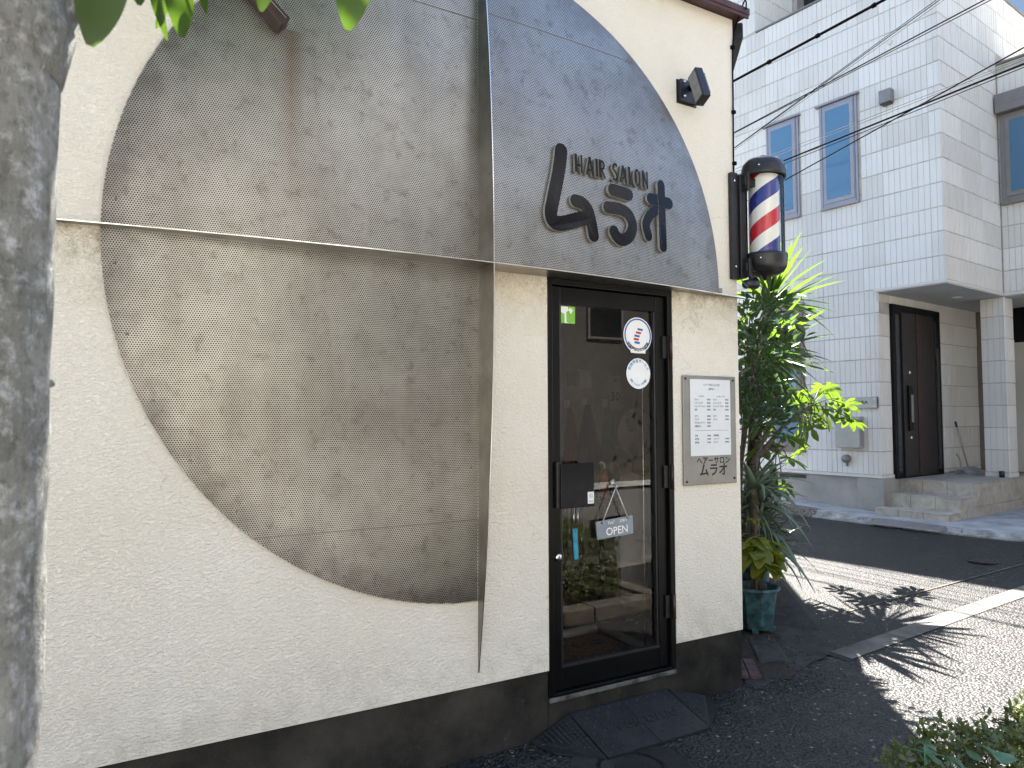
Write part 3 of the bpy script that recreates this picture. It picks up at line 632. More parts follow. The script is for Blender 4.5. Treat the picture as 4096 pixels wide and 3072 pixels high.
def fin(name, horiz, s0, s1, off=0):
    vs, fs = [], []; N = 40; th = .0022
    for i in range(N+1):
        s_ = s0+(s1-s0)*i/N; y = min(prot(abs(s_))-.004, -.004)
        for d_ in (-th, th):
            for yy in (-.0005, y): vs.append((CX+s_, yy, CZ+d_+off) if horiz else (CX+d_+off, yy, CZ+s_))
    for i in range(N):
        a, b = i*4, (i+1)*4
        fs += [[a, a+1, b+1, b], [a+3, a+2, b+2, b+3], [a+1, a+3, b+3, b+1]]
    me = mesh(name, vs, fs, ['steel', 'steel_edge'], idx=[0, 0, 1]*N)
    bm = bmesh.new(); bm.from_mesh(me); bmesh.ops.recalc_face_normals(bm, faces=bm.faces); bm.to_mesh(me); bm.free()
    obj(name, me, dsc, world=True)
fin('horizontal_fin', True, -1.868, -.003); fin('horizontal_fin', True, .003, 1.868); fin('vertical_fin', False, -1.868, 1.868)
# seam strips of the raised panel and the lower panel
def on_bulge(x, z, extra=0): return Vector((x, prot(sqrt((x-CX)**2+(z-CZ)**2))-extra, z))
obj('panel_seam', tube('panel_seam', [on_bulge(CX+.01+i*.09, CZ+1.19, .0005) for i in range(11)], .0016, 'brown_frame', 5), dsc, world=True)
obj('panel_seam', tube('panel_seam', [(CX-.005, -.017, CZ-1.17), (CX-1.0, -.017, CZ-1.17)], .0016, 'brown_frame', 5), dsc, world=True)
obj('panel_seam', tube('panel_seam', [(CX-.005, -.017, CZ+1.19), (CX-.97, -.017, CZ+1.19)], .0016, 'brown_frame', 5), dsc, world=True)
for k in range(9):
    for (r_, a_) in ((1.50, 96+k*10), (1.50, 185+k*10)):
        x, z = CX+r_*cos(radians(a_)), CZ+r_*sin(radians(a_)); obj('rivet', tube('rivet', [(x, -.016, z), (x, -.0195, z)], .006, 'brown_frame', 8), dsc, world=True)
for k in range(7):
    z = CZ-1.35+k*.42; x = CX-.045; obj('rivet', tube('rivet', [(x, -.016, z), (x, -.019, z)], .005, 'brown_frame', 8), dsc, world=True)
# brown bracket arm over the disc, rust below it
p0, p1 = fac(1135, 108, -.05), fac(985, -60, -.05)
br = empty('bracket_arm', (p0.x, -.05, p0.z), label='dark brown square metal arm crossing the upper disc', cat='bracket')
dv = (p1-p0).normalized(); 
me = boxes('arm_bar', [(0, .75, -.045, .045, -.026, .026)], 'brown_metal', .004); ang = math.atan2(dv.z, dv.x)
me.transform(Matrix.Translation(p0) @ Matrix.Rotation(-ang, 4, 'Y')); obj('arm_bar', me, br, world=True)
me = boxes('arm_seam', [(.01, .75, -.047, -.0455, -.012, -.010)], 'gray_pvc'); me.transform(Matrix.Translation(p0) @ Matrix.Rotation(-ang, 4, 'Y')); obj('arm_seam', me, br, world=True)

# ================================================================== SIGN LETTERS
def c3(x, y, yy=-.15): q = fac(2000+x*.5426, 400+y*.5426, yy); return (q.x, q.z)
def follow(me):
    for v_ in me.vertices: v_.co.y += prot(sqrt((v_.co.x-CX)**2+(v_.co.z-CZ)**2))
    return me
def letter_thing(name, strokes, lab):
    """thick stroke letter standing proud of the raised panel"""
    cx = sum(c3(*s_[0][0])[0] for s_ in strokes)/len(strokes); t = empty(name, (cx, -.15, 2.4), label=lab, cat='letter', group='raised black sign letters')
    for i, (pts, wd) in enumerate(strokes):
        pp_ = [c3(*q) for q in pts]; poly = stroke(pp_, wd*1.1)
        obj('stroke', follow(prism('stroke', poly, -.019+.002*i, -.002, ['black_gloss', 'letter_side'], 1)), t, world=True)
letter_thing('katakana_letter', [([(450, 373), (428, 520), (380, 740), (362, 840), (382, 900), (440, 915), (540, 893), (630, 868)], .066), ([(552, 745), (605, 765), (645, 815), (668, 900), (685, 1000)], .060)], 'big black katakana letter mu first on the steel sign')
letter_thing('katakana_letter', [([(838, 660), (900, 676), (958, 692)], .060), ([(800, 790), (890, 802), (955, 838), (988, 920), (962, 1000), (905, 1030), (862, 1005), (842, 968)], .058)], 'black katakana letter ra in the middle of the sign')
letter_thing('katakana_letter', [([(1222, 612), (1223, 840), (1228, 1076)], .050), ([(1140, 718), (1210, 733), (1282, 748)], .058), ([(1200, 785), (1130, 840), (1098, 910), (1115, 995)], .050)], 'black katakana letter o last on the sign')
LET = {'H': [((.09, 0), (.09, 1)), ((.62, 0), (.62, 1)), ((.09, .42), (.62, .42))], 'A': [((.06, 0), (.38, 1)), ((.38, 1), (.68, 0)), ((.2, .28), (.56, .28))],
       'I': [((.1, 0), (.1, 1))], 'R': [((.1, 0), (.1, 1)), ((.1, .93), (.42, .9), (.5, .72), (.42, .54), (.1, .50)), ((.3, .5), (.6, 0))],
       'S': [((.5, .84), (.36, .95), (.16, .88), (.12, .72), (.28, .55), (.44, .38), (.46, .2), (.3, .06), (.06, .12))], 'L': [((.1, 1), (.1, 0)), ((.1, .07), (.46, .07))],
       'O': [((.32, .96), (.12, .75), (.12, .25), (.32, .05), (.52, .25), (.52, .75), (.32, .96))], 'N': [((.1, 0), (.1, 1)), ((.1, 1), (.58, 0)), ((.58, 0), (.58, 1))]}
x_ = c3(547, 470)[0]; xe_ = c3(1130, 570)[0]; zb_ = c3(553, 530)[1]; HH = (c3(553, 390)[1]-zb_)*.98
advs = {'H': .82, 'A': .76, 'I': .27, 'R': .68, 'S': .60, 'L': .50, 'O': .70, 'N': .7, ' ': .36}
tot = sum(advs[c_] for c_ in 'HAIR SALON'); kx = (xe_-x_)/tot
hs = empty('hair_salon_lettering', (2.2, -.15, 2.72), label='small raised dark HAIR SALON lettering above the katakana', cat='lettering')
for ch in 'HAIR SALON':
    if ch != ' ':
        hd = None; zb = zb_
        for i, pts in enumerate(LET[ch]):
            wd = .0155 if (ch == 'H' and i == 2) or (ch == 'L' and i == 1) else .0155 if (i == 0 and ch in 'HRN') or ch in 'IL' or (ch == 'A' and i == 1) else .0108
            poly = stroke([(x_+(.04+px*.84)*kx, zb+pz*HH) for px, pz in pts], wd, cap=0, k=5)
            o_ = obj('letter' if hd is None else 'letter_bar', follow(prism('letter', poly, -.019+.0018*i, -.004, ['black_gloss', 'letter_side'], 1)), hs if hd is None else hd, world=True)
            hd = hd or o_
    x_ += advs[ch]*kx
# ================================================================== MENU PLAQUE
pq = empty('menu_plaque', (3.0, 0, 1.16), label='brushed steel price plaque with paper menu beside the door', cat='plaque')
PX0, PX1, PZ0, PZ1 = 2.793, 3.203, 1.166, 1.778
box('plate', (PX0, PX1, -.014, -.004, PZ0, PZ1), 'plaque', pq, .003, world=True)
def pu(fx, fz): return PX0+(PX1-PX0)*fx, PZ1-(PZ1-PZ0)*fz
a, b = pu(.125, .033), pu(.885, .735)
pa = box('menu_paper', (a[0], b[0], -.0165, -.0145, b[1], a[1]), 'paper', pq, world=True)
def ptext(fx, fz, s_, sz, al='LEFT', mat='ink', shear=0, bold=.0002):
    x, z = pu(fx, fz); return text('menu_line', s_, sz, mat, pa, (x, -.0172, z), align=al, sx=.9, shear=shear, bold=bold)
ptext(.52, .085, 'ヘアーサロンムラオ', .016, 'CENTER', shear=.25); ptext(.52, .122, '~MENU~', .016, 'CENTER', 'blue_print', .25)
ptext(.33, .19, '~メンズ~', .012, 'CENTER'); ptext(.70, .19, '~レディース~', .012, 'CENTER')
def rowp(fz, a_, pa_, b_=None, pb_=None):
    ptext(.20, fz, a_, .012); ptext(.50, fz, pa_, .012, 'RIGHT')
    if b_: ptext(.55, fz, b_, .012)
    if pb_: ptext(.85, fz, pb_, .012, 'RIGHT')
for i, r_ in enumerate((('カット', '¥3500', 'カット', '¥3500'), ('シェービング', '¥2500', 'シェービング', '¥4000'), ('シャンプーセット', '¥2000', 'シャンプーブロー', '¥3000'), ('総合', '¥6000', '総合', '¥6000'))): rowp(.22+i*.031, *r_)
for i, r_ in enumerate((('カラー', '¥6500', 'カラー', '¥9500'), ('パーマ', '¥6500', 'パーマ', '¥9500'), ('アイロンパーマ', '¥9000'), ('白髪ぼかし', '¥2000'))): rowp(.372+i*.031, *r_)
for i, r_ in enumerate((('子供', '¥2500', '縮毛矯正'), ('中学生', '¥3000', 'ショート', '¥15000'), ('高校生', '¥3500', 'ロング', '¥20000'))): rowp(.552+i*.031, *r_)
x, z = pu(.2, .505); box('menu_rule', (x, x+.26, -.0172, -.0166, z, z+.0012), 'ink', pa, world=True)
x, z = pu(.55, .785); text('plaque_lettering', 'ヘアーサロン', .046, 'ink', pq, (x, -.0150, z), sx=.95, bold=.0010)
x, z = pu(.55, .875); text('plaque_name', 'ムラオ', .076, 'ink', pq, (x, -.0150, z), sx=.97, bold=.0018)
for fx, fz in ((.05, .03), (.95, .035), (.05, .965), (.95, .955)):
    x, z = pu(fx, fz); o_ = obj('screw', lathe('screw', [(0, -.006), (.005, -.005), (.0075, .0)], 'brown_metal', 12), pq); o_.data.transform(Matrix.Translation((x, -.0145, z)) @ Matrix.Rotation(-pi/2, 4, 'X')); o_.matrix_parent_inverse = wmat(pq).inverted()
# ================================================================== FLOODLIGHT
fl = empty('wall_floodlight', (2.87, 0, 3.33), label='black square floodlight tilted on the wall below the roof edge', cat='floodlight')
obj('base_plate', prism('base_plate', [(2.795, 3.452), (2.916, 3.452), (2.930, 3.438), (2.930, 3.345), (2.916, 3.331), (2.795, 3.331)], -.03, -.004, 'navy_plate'), fl, world=True)
box('gasket', (2.788, 2.936, -.006, 0, 3.322, 3.458), 'black_metal', fl, world=True)
for x_, z_ in ((2.815, 3.435), (2.815, 3.352), (2.908, 3.352), (2.908, 3.435)):
    obj('bolt', tube('bolt', [(x_, -.028, z_), (x_, -.046, z_)], .007, 'steel_edge', 8), fl, world=True)
obj('swivel_arm', tube('swivel_arm', [(2.865, -.03, 3.41), (2.875, -.075, 3.42), fac(2792, 345, -.12)], [.018, .018, .022], 'black_metal', 12), fl, world=True)
hd = empty('lamp_head', (2.935, -.155, 3.425)); hd.parent = fl; hd.matrix_parent_inverse = wmat(fl).inverted(); 
_z = -Vector((-.02, -.33, -.92)).normalized(); _n = Vector((-.95, .12, -.30)); _y = -(_n-_z*(_n @ _z)).normalized(); _x = _y.cross(_z)
_p = fac(2799, 347, -.14); hd.matrix_basis = Matrix(((_x.x, _y.x, _z.x, _p.x), (_x.y, _y.y, _z.y, _p.y), (_x.z, _y.z, _z.z, _p.z), (0, 0, 0, 1)))
def sub(name, b, mat, bev=.003): obj(name, boxes(name, [b], mat, bev), hd)
sub('housing', (-.043, .043, -.028, .020, -.098, .098), 'black_metal', .005); sub('lens', (-.034, .034, -.031, -.0275, -.084, .084), 'lamp_glass', .001)
sub('heat_sink', (-.035, .035, .019, .032, -.07, .07), 'lamp_glass', .003)
# cable down the wall edge
cb = empty('wall_cable', (3.23, 0, 3.0), label='thin black cable clipped down the wall corner to the barber pole', cat='cable')
obj('run', tube('run', smooth_line([(3.262, -.092, 3.955), (3.266, -.09, 4.0), (3.250, -.090, 4.0), (3.243, -.06, 3.93), (3.236, -.012, 3.80), (3.232, -.008, 3.4), (3.226, -.008, 2.98)], 6), .0045, 'cable', 7), cb, world=True)
for z_ in (3.755, 3.36, 3.05): box('clip', (3.222, 3.246, -.017, 0, z_-.010, z_+.010), 'cable', cb, .002, world=True)
box('junction_clip', (3.075, 3.105, -.02, 0, 2.262, 2.290), 'kerb', empty('cable_clip', (3.09, 0, 2.27), label='tiny pale plastic clip at the right end of the ledge', cat='clip'), .003, world=True)

# ================================================================== BARBER POLE
bp = empty('barber_pole', (3.42, -.055, 2.36), label='red white and blue barber pole with black caps on wall bracket', cat='barber pole')
AX, AY = 3.425, -.055
obj('mount_channel', boxes('mount_channel', [(3.183, 3.236, -.030, -.003, 2.352, 2.985)], 'black_metal', .003), bp, world=True)
box('mount_side', (3.236, 3.285, -.045, .03, 2.36, 2.975), 'black_metal', bp, .003, world=True)
for z_ in (2.935, 2.425):
    b_ = box('bracket', (3.255, 3.36, -.070, -.038, z_-.028, z_+.022), 'black_metal', bp, .004, world=True)
    obj('mount_bolt', tube('mount_bolt', [(3.208, -.028, z_), (3.208, -.036, z_)], .008, 'steel_edge', 8), b_, world=True)
    box('bracket_flange', (3.262, 3.282, -.082, -.02, z_-.06, z_+.05), 'black_metal', b_, .004, world=True)
tc = obj('top_cap', lathe('top_cap', [(.118, 2.975), (.128, 2.972), (.130, 2.985), (.128, 3.012), (.126, 3.022), (.126, 3.030), (.118, 3.060), (.095, 3.083), (.055, 3.096), (.018, 3.099), (.018, 3.113), (.0, 3.115)], 'black_metal', 48, center=(AX, AY)), bp, world=True)
bc = obj('bottom_cap', lathe('bottom_cap', [(.118, 2.508), (.130, 2.510), (.131, 2.495), (.128, 2.470), (.126, 2.462), (.124, 2.435), (.108, 2.408), (.075, 2.390), (.040, 2.384), (.034, 2.375), (.022, 2.362), (.0, 2.358)], 'black_metal', 48, center=(AX, AY)), bp, world=True)
for k_ in (-150, -60, 30, 120):
    for zz in (3.022, 2.472): 
        x, y = AX+.129*cos(radians(k_)), AY+.129*sin(radians(k_))
        obj('cap_screw', tube('cap_screw', [(x, y, zz), (AX+.131*cos(radians(k_)), AY+.131*sin(radians(k_)), zz)], .006, 'steel_edge', 8), tc if zz > 3 else bc, world=True)
obj('glass_tube', lathe('glass_tube', [(.1165, 2.505), (.1165, 2.976)], 'clear_tube', 64, center=(AX, AY)), bp, world=True)
# striped drum: helical bands
RD = .088; pitch = .36; vs, fs, ids = [], [], []
SEG, STP = 96, 96; za, zb = 2.500, 2.982
bandsq = ['pole_red', 'pole_white', 'pole_blue', 'pole_white']
for bnd in range(-6, 8):
    vs, fs = [], []; N = 64; kcol = bnd % 4
    hgt = [.26, .24, .26, .24][kcol]*pitch; start = {0: 0, 1: .26, 2: .50, 3: .76}[kcol]*pitch + (bnd//4)*pitch
    NZ = 10
    for i in range(N+1):
        th = 2*pi*i/N
        zoff = 2.295+start + pitch*(i/N)
        for j in range(NZ+1):
            z_ = min(max(zoff+hgt*j/NZ, za), zb); a_ = th-radians(118)
            vs.append((AX+RD*cos(a_), AY+RD*sin(a_), z_))
    for i in range(N):
        for j in range(NZ):
            q = [i*(NZ+1)+j, (i+1)*(NZ+1)+j, (i+1)*(NZ+1)+j+1, i*(NZ+1)+j+1]
            zz = [vs[t][2] for t in q]
            if max(zz)-min(zz) > 1e-4: fs.append(q)
    if not fs: continue
    me = mesh('stripe_band', vs, fs, bandsq[kcol], True)
    bm = bmesh.new(); bm.from_mesh(me); bmesh.ops.delete(bm, geom=[v_ for v_ in bm.verts if not v_.link_faces], context='VERTS'); bmesh.ops.recalc_face_normals(bm, faces=bm.faces); bm.to_mesh(me); bm.free()
    obj('stripe_band', me, bp, world=True)
obj('light_baffle', lathe('light_baffle', [(.02, 2.45), (.02, 3.0)], 'white_print', 16, center=(AX, AY)), bp, world=True)
sp = empty('small_spotlight', (3.31, -.05, 2.33), label='small black spotlight under the barber pole bracket', cat='spotlight')
obj('body', lathe('body', [(0, -.055), (.026, -.05), (.028, .0), (.036, .035), (.03, .04), (0, .038)], 'black_metal', 20), sp); sp.children[0].data.transform(Matrix.Translation((0, 0, 0)) @ Matrix.Rotation(radians(80), 4, 'Y'))
box('stem', (-.012, .012, -.01, .01, 0, .06), 'black_metal', sp, .003)
# ================================================================== RAMP MAT
mt = empty('rubber_ramp_mat', (2.3, -.17, 0), label='black rubber entrance ramp embossed Welcome under the door', cat='ramp mat')
ZB = .098; NM = (Vector((0, -.015, ZB))-Vector((0, -.325, .012))).normalized()
def ramp_pt(x, t, lift=0):  # t 0 front .. 1 back
    return Vector((x, -.325+.31*t, .012+(ZB-.012)*t+lift))
def plate(name, pts, th, mat='rubber', parent=mt):
    vs = [Vector(q) for q in pts]; N = len(vs); al = vs+[Vector((q.x, q.y, max(q.z-th, .001))) for q in vs]
    fs = [list(range(N)), list(range(2*N-1, N-1, -1))]+[[(i+1) % N, i, N+i, N+(i+1) % N] for i in range(N)]
    me = mesh(name, al, fs, mat); bm = bmesh.new(); bm.from_mesh(me); bmesh.ops.recalc_face_normals(bm, faces=bm.faces); bm.to_mesh(me); bm.free()
    return obj(name, me, parent, world=True)
pl1 = plate('ramp_half', [ramp_pt(2.018, 0), ramp_pt(2.330, 0), ramp_pt(2.330, 1), ramp_pt(2.018, 1)], .1)
pl2 = plate('ramp_half', [ramp_pt(2.334, 0), ramp_pt(2.645, 0), ramp_pt(2.645, 1), ramp_pt(2.334, 1)], .1)
pl3 = plate('end_wedge', [(1.80, -.012, .008), (1.84, -.16, .008), (2.010, -.322, .010), (2.010, -.018, ZB)], .1)
pl4 = plate('end_wedge', [(2.653, -.322, .010), (2.86, -.17, .008), (2.93, -.012, .008), (2.653, -.018, ZB)], .1)
studs = []
def stud(P, d, par):
    P = Vector(P); vs = []; fs = []
    for k_ in range(8):
        a_ = pi/4*k_+.3; r_ = d if k_ % 2 == 0 else d*.35
        vs.append(P+Vector((cos(a_)*r_, sin(a_)*r_, sin(a_)*r_*par)))
    vs.append(P+Vector((0, 0, .0045)))
    return vs, [[k_, (k_+1) % 8, 8] for k_ in range(8)]
for par, xa, xb in ((pl1, 2.03, 2.325), (pl2, 2.34, 2.635)):
    V, Fs = [], []; HV, HF = [], []
    for i in range(9):
        for j in range(9):
            x = xa+.02+(xb-xa-.04)*i/8; t = .07+.86*j/8
            if .33 < t < .72 and (2.12 < x < 2.55): continue
            P = ramp_pt(x, t, .0005)
            if (i+j) % 2 == 0:
                a, b = stud(P, .013, .277); o_ = len(V); V += a; Fs += [[q+o_ for q in f] for f in b]
            elif (i % 2 == 0 and j in (0, 2, 6, 8)) or (i in (1, 7) and j % 2 == 0):
                o_ = len(HV); HV += [P+Vector((cos(k_*pi/5)*.009, sin(k_*pi/5)*.007, sin(k_*pi/5)*.002+.0005)) for k_ in range(10)]; HF.append([o_+k_ for k_ in range(10)])
    obj('stud_pattern', mesh('stud_pattern', V, Fs, 'rubber'), par, world=True, kind='stuff')
    obj('drain_holes', mesh('drain_holes', HV, HF, 'ink'), par, world=True, kind='stuff')
for par, tri in ((pl3, ((1.83, -.03), (1.87, -.16), (2.0, -.28), (2.0, -.03))), (pl4, ((2.66, -.28), (2.84, -.17), (2.90, -.03), (2.66, -.03)))):
    V, Fs = [], []
    for i in range(8):
        for j in range(11):
            u_, v_ = (i+.5)/8, (j+.5)/11
            if par is pl3: x = 1.84+.165*u_; lo = -.05-.27*u_; s_ = (x-1.80)/.21; zz = lambda y: .010+(ZB-.01)*s_*(1+(y+.018)/.33)
            else: x = 2.66+.23*u_; lo = -.30+.26*u_; s_ = 1-(x-2.653)/.277; zz = lambda y: .010+(ZB-.01)*s_*(1+(y+.018)/.33)
            y = -.025+(lo+.02)*v_
            if lo > -.06: continue
            a, b = stud((x, y, zz(y)+.002), .010, .2); o_ = len(V); V += a; Fs += [[q+o_ for q in f] for f in b]
    obj('stud_pattern', mesh('stud_pattern', V, Fs, 'rubber'), par, world=True, kind='stuff')
rot_ = math.atan2(ZB-.012, .31)
text('welcome_lettering', 'Welcome', .115, 'rubber', mt, ramp_pt(2.335, .52, .001), rot=(rot_, 0, 0), ext=.0025, shear=.35, bold=.001)
# valve covers in the asphalt in front of the mat
for (x, y, r_, lab) in ((2.06, -.44, .14, 'round concrete valve cover set in asphalt before the ramp mat'),):
    t = empty('valve_cover', (x, y, 0), label=lab, cat='cover')
    obj('concrete_ring', lathe('concrete_ring', [(0, .0015), (r_+.13, .0015), (r_+.135, -.004)], 'foundation', 40, False, center=(x, y)), t, world=True)
    obj('iron_ring', lathe('iron_ring', [(r_, .001), (r_, .005), (r_+.015, .005), (r_+.015, .001)], 'black_metal', 40, False, center=(x, y)), t, world=True)
    obj('lid', lathe('lid', [(0, .005), (.06, .005), (.062, .001)], 'rubber', 24, False, center=(x, y+.02)), t, world=True)

# ================================================================== WHITE TILED HOUSE
GZ = .217; HR = radians(6.11)
HO = Vector((8.891, 1.922, GZ))
ho = empty('tiled_house', HO, HR, label='white ribbed-tile house with recessed dark front door and stone steps', cat='house')
# local axes: x = b (to the right), y = a (away along the left face), z = height above its ground
def hb(name, b, mat, bev=0, parent=None): return obj(name, boxes(name, [b], mat, bev), parent or ho)
BA, AC, AD, BI = .22, .045, .903, 2.0
SOF, PORCH = 3.008, .473
hb('upper_body', (BA+.010, 7, AC+.010, 8, SOF, 7.33), 'joint'); hb('tower_body', (BA+.010, 2.4, 2.71, 6, 7.33, 9.6), 'joint')
hb('wing_body', (BI+.010, 7, -3.2, AC+.006, SOF, 6.27), 'joint'); hb('lower_body', (BA+.010, 3.33, AD+.010, 8, .5, SOF-.02), 'joint')
hb('soffit_board', (BA+.004, 4.3, AC+.004, AD+.02, SOF-.022, SOF-.001), 'soffit'); hb('wing_soffit', (BI+.004, 7, -3.2, AC+.002, SOF-.022, SOF-.001), 'soffit')
hb('rear_wall', (3.334, 7, .75, 8, .1, SOF-.03), 'brown_frame'); hb('garage_wall', (4.4, 7, -3.2, .74, .0, SOF-.03), 'gray_box')
hb('penthouse_wall', (1.27, 2.2, 1.6, 2.70, 7.34, 9.6), 'joint')
hb('foundation', (BA+.030, 3.2, 1.255, 8, -.2, .498), 'neigh_base'); hb('foundation_block', (BA+.006, 3.2, AD-.012, 1.254, -.2, .496), 'neigh_base', .006)
_pan = {}
def panel_mesh(wd, ht, nr, var):
    key = (round(wd, 3), round(ht, 3), nr, var)
    if key in _pan: return _pan[key]
    rn = random.Random(var*31+nr); vs, fs = [], []; g = .0016; gv = .006; rw = wd/nr
    for i in range(nr):
        d = rn.choice((.004, .006, .009, .005)); x0, x1 = i*rw+g*rn.uniform(.5, 1.2), (i+1)*rw-g*rn.uniform(.5, 1.2); c = .003
        if i == nr-1: x1 -= .003
        o = len(vs)
        vs += [(x0, 0, gv), (x1, 0, gv), (x1, 0, ht-gv), (x0, 0, ht-gv), (x0+c, -d, gv+c), (x1-c, -d*.93, gv+c), (x1-c, -d*.93, ht-gv-c), (x0+c, -d, ht-gv-c)]
        fs += [[o+q for q in f] for f in ((4, 5, 6, 7), (0, 1, 5, 4), (1, 2, 6, 5), (2, 3, 7, 6), (3, 0, 4, 7))]
    me = mesh('siding_panel', vs, fs, 'siding'); _pan[key] = me; return me
def panA(a0, a1, h0, h1, b, nr=None):   # on a face looking towards -b
    nr = nr or max(1, round((a1-a0)/.0739)); me = panel_mesh(a1-a0, h1-h0, nr, random.randrange(4))
    obj('siding_panel', me, ho, loc=(b+.010, a1, h0), rot=(0, 0, -pi/2))
def panB(b0, b1, h0, h1, a, nr=None):   # on a face looking towards -a
    nr = nr or max(1, round((b1-b0)/.0739)); me = panel_mesh(b1-b0, h1-h0, nr, random.randrange(4))
    obj('siding_panel', me, ho, loc=(b0, a+.010, h0))
RH = .3113
rows = [3.340+RH*k for k in range(-9, 14)]    # .538 .. 7.387
spans = [.045, .20, .79, 1.085, 1.675, 1.98, 2.55, 2.87, 3.46, 4.64]
for i in range(len(rows)-1):
    h0, h1 = rows[i], rows[i+1]
    up = h0 > 3.0
    for j in range(len(spans)-1):
        a0, a1 = spans[j], spans[j+1]
        if not up:
            if a1 <= AD+.02: continue
            a0 = max(a0, AD-.012)
            if a0 < 1.0 and a1 > 1.08: pass
        hm = (h0+h1)/2
        if 4.27 < hm < 5.84 and (spans[j] in (1.085, 1.98)): continue
        if .85 < hm < 2.97 and spans[j] == 1.98: continue
        if h1 > 3.0 and h0 < 3.03 and up: pass
        panA(a0, a1, h0, min(h1, 7.36), BA)
    if up and h0 > 3.2:
        for b0, b1 in ((BA-.012, .81), (.81, 1.40), (1.40, 1.99)): panB(b0, b1, h0, min(h1, 7.36), AC)
        if h0 > 6.2:
            for b0, b1 in ((1.99, 2.58), (2.58, 3.17), (3.17, 3.76)): panB(b0, b1, h0, min(h1, 7.36), AC)
# bottom row of the overhang (short) and lip
for b0, b1 in ((BA-.012, .81), (.81, 1.40), (1.40, 1.99)): panB(b0, b1, 3.035, 3.338, AC)
hb('overhang_lip', (BA-.006, BI, AC-.004, AC+.03, SOF-.005, 3.032), 'siding'); hb('overhang_lip', (BA-.006, BA+.03, AC+.031, AD+.05, SOF-.005, 3.032), 'siding'); hb('overhang_lip', (BI-.006, BI+.03, -3, AC-.005, SOF-.005, 3.032), 'siding')
hb('base_strip', (BA-.004, BA+.02, AD-.008, 4.64, .500, .536), 'siding'); hb('base_strip', (BA-.002, 3.3, AD-.006, AD+.02, .499, .534), 'siding')
# tower above the terrace
for k in range(3):
    h0 = 7.387+RH*k; panA(2.70, 2.87, h0, h0+RH, BA); panA(2.87, 3.46, h0, h0+RH, BA); panA(3.46, 4.64, h0, h0+RH, BA)
    for b0, b1 in ((BA-.012, .55), (.55, 1.26)): panB(b0, b1, h0, h0+RH, 2.70)
hb('parapet_cap', (BA-.012, BA+.17, AC-.012, 2.70, 7.362, 7.385), 'gray_box', .003); hb('parapet_cap', (BA+.172, 6, AC-.014, AC+.15, 7.362, 7.384), 'gray_box', .003)
hb('penthouse_window', (1.262, 1.272, 1.65, 2.62, 7.39, 9.2), 'win_frame_dark'); hb('penthouse_pane', (1.256, 1.263, 1.75, 2.5, 7.5, 9.1), 'dark_pane')
# wing face A' and its shuttered window
for i in range(len(rows)-1):
    h0, h1 = rows[i], rows[i+1]
    if h0 < 3.2 or h0 > 6.1: continue
    hm = (h0+h1)/2
    if 4.27 < hm < 5.84: panA(AC-.02, AC+.004, h0, h1, BI, 1); continue
    for a0, a1 in ((-.55, .04), (-1.14, -.55)): panA(a0, a1, h0, h1, BI)
panA(-.55, .04, 3.035, 3.338, BI); panA(-1.14, -.55, 3.035, 3.338, BI)
hb('wing_parapet_cap', (BI-.012, BI+.16, -3, AC-.002, 6.275, 6.305), 'brown_frame', .003)
sw = hb('shutter_window', (BI-.045, BI+.012, -1.3, .015, 4.285, 5.53), 'win_frame_dark', .004)
hb('shutter_box', (BI-.15, BI+.012, -1.3, .030, 5.535, 5.80), 'win_frame_dark', .006, sw); hb('shutter_box_lip', (BI-.155, BI-.12, -1.3, .031, 5.65, 5.662), 'gray_box', 0, sw)
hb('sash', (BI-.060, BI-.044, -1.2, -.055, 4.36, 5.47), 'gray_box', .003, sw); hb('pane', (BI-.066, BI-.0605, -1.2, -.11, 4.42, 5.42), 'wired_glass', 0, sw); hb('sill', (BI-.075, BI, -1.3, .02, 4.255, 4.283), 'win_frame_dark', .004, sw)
# column of the porch and door wall tiles
hb('porch_column', (BI+.010, BI+.31, AC+.010, .345, PORCH, SOF-.023), 'joint')
for i in range(len(rows)-1):
    h0, h1 = rows[i], min(rows[i+1], SOF-.024)
    if h1-h0 < .1 or h0 > 2.9: continue
    panA(AC-.006, .35, h0, h1, BI, 4); panB(BI-.010, BI+.315, h0, h1, AC, 4)
    if h0 < 2.65: panB(BA-.012, .535, h0, h1, AD)
    for b0, b1 in ((1.965, 2.55), (2.55, 3.33)): panB(b0, b1, h0, h1, AD)
for b0, b1 in ((BA-.012, .55), (.55, 1.26), (1.26, 1.96)): panB(b0, b1, 2.87, SOF-.024, AD)
hb('column_base', (BI-.002, BI+.31, AC-.002, .352, PORCH+.001, .534), 'siding', .004)
hb('beige_screen', (3.36, 3.40, .2, .74, PORCH, 2.45), 'beige_house'); hb('screen_header', (3.35, 3.42, .2, .74, 2.45, 2.98), 'black_frame')
gw = hb('sliding_window', (4.34, 4.41, -1.2, .5, .5, 2.35), 'black_frame', .004)
for a_ in (-.3, .1): hb('rail', (4.325, 4.345, a_, a_+.03, .55, 2.30), 'win_frame', 0, gw)
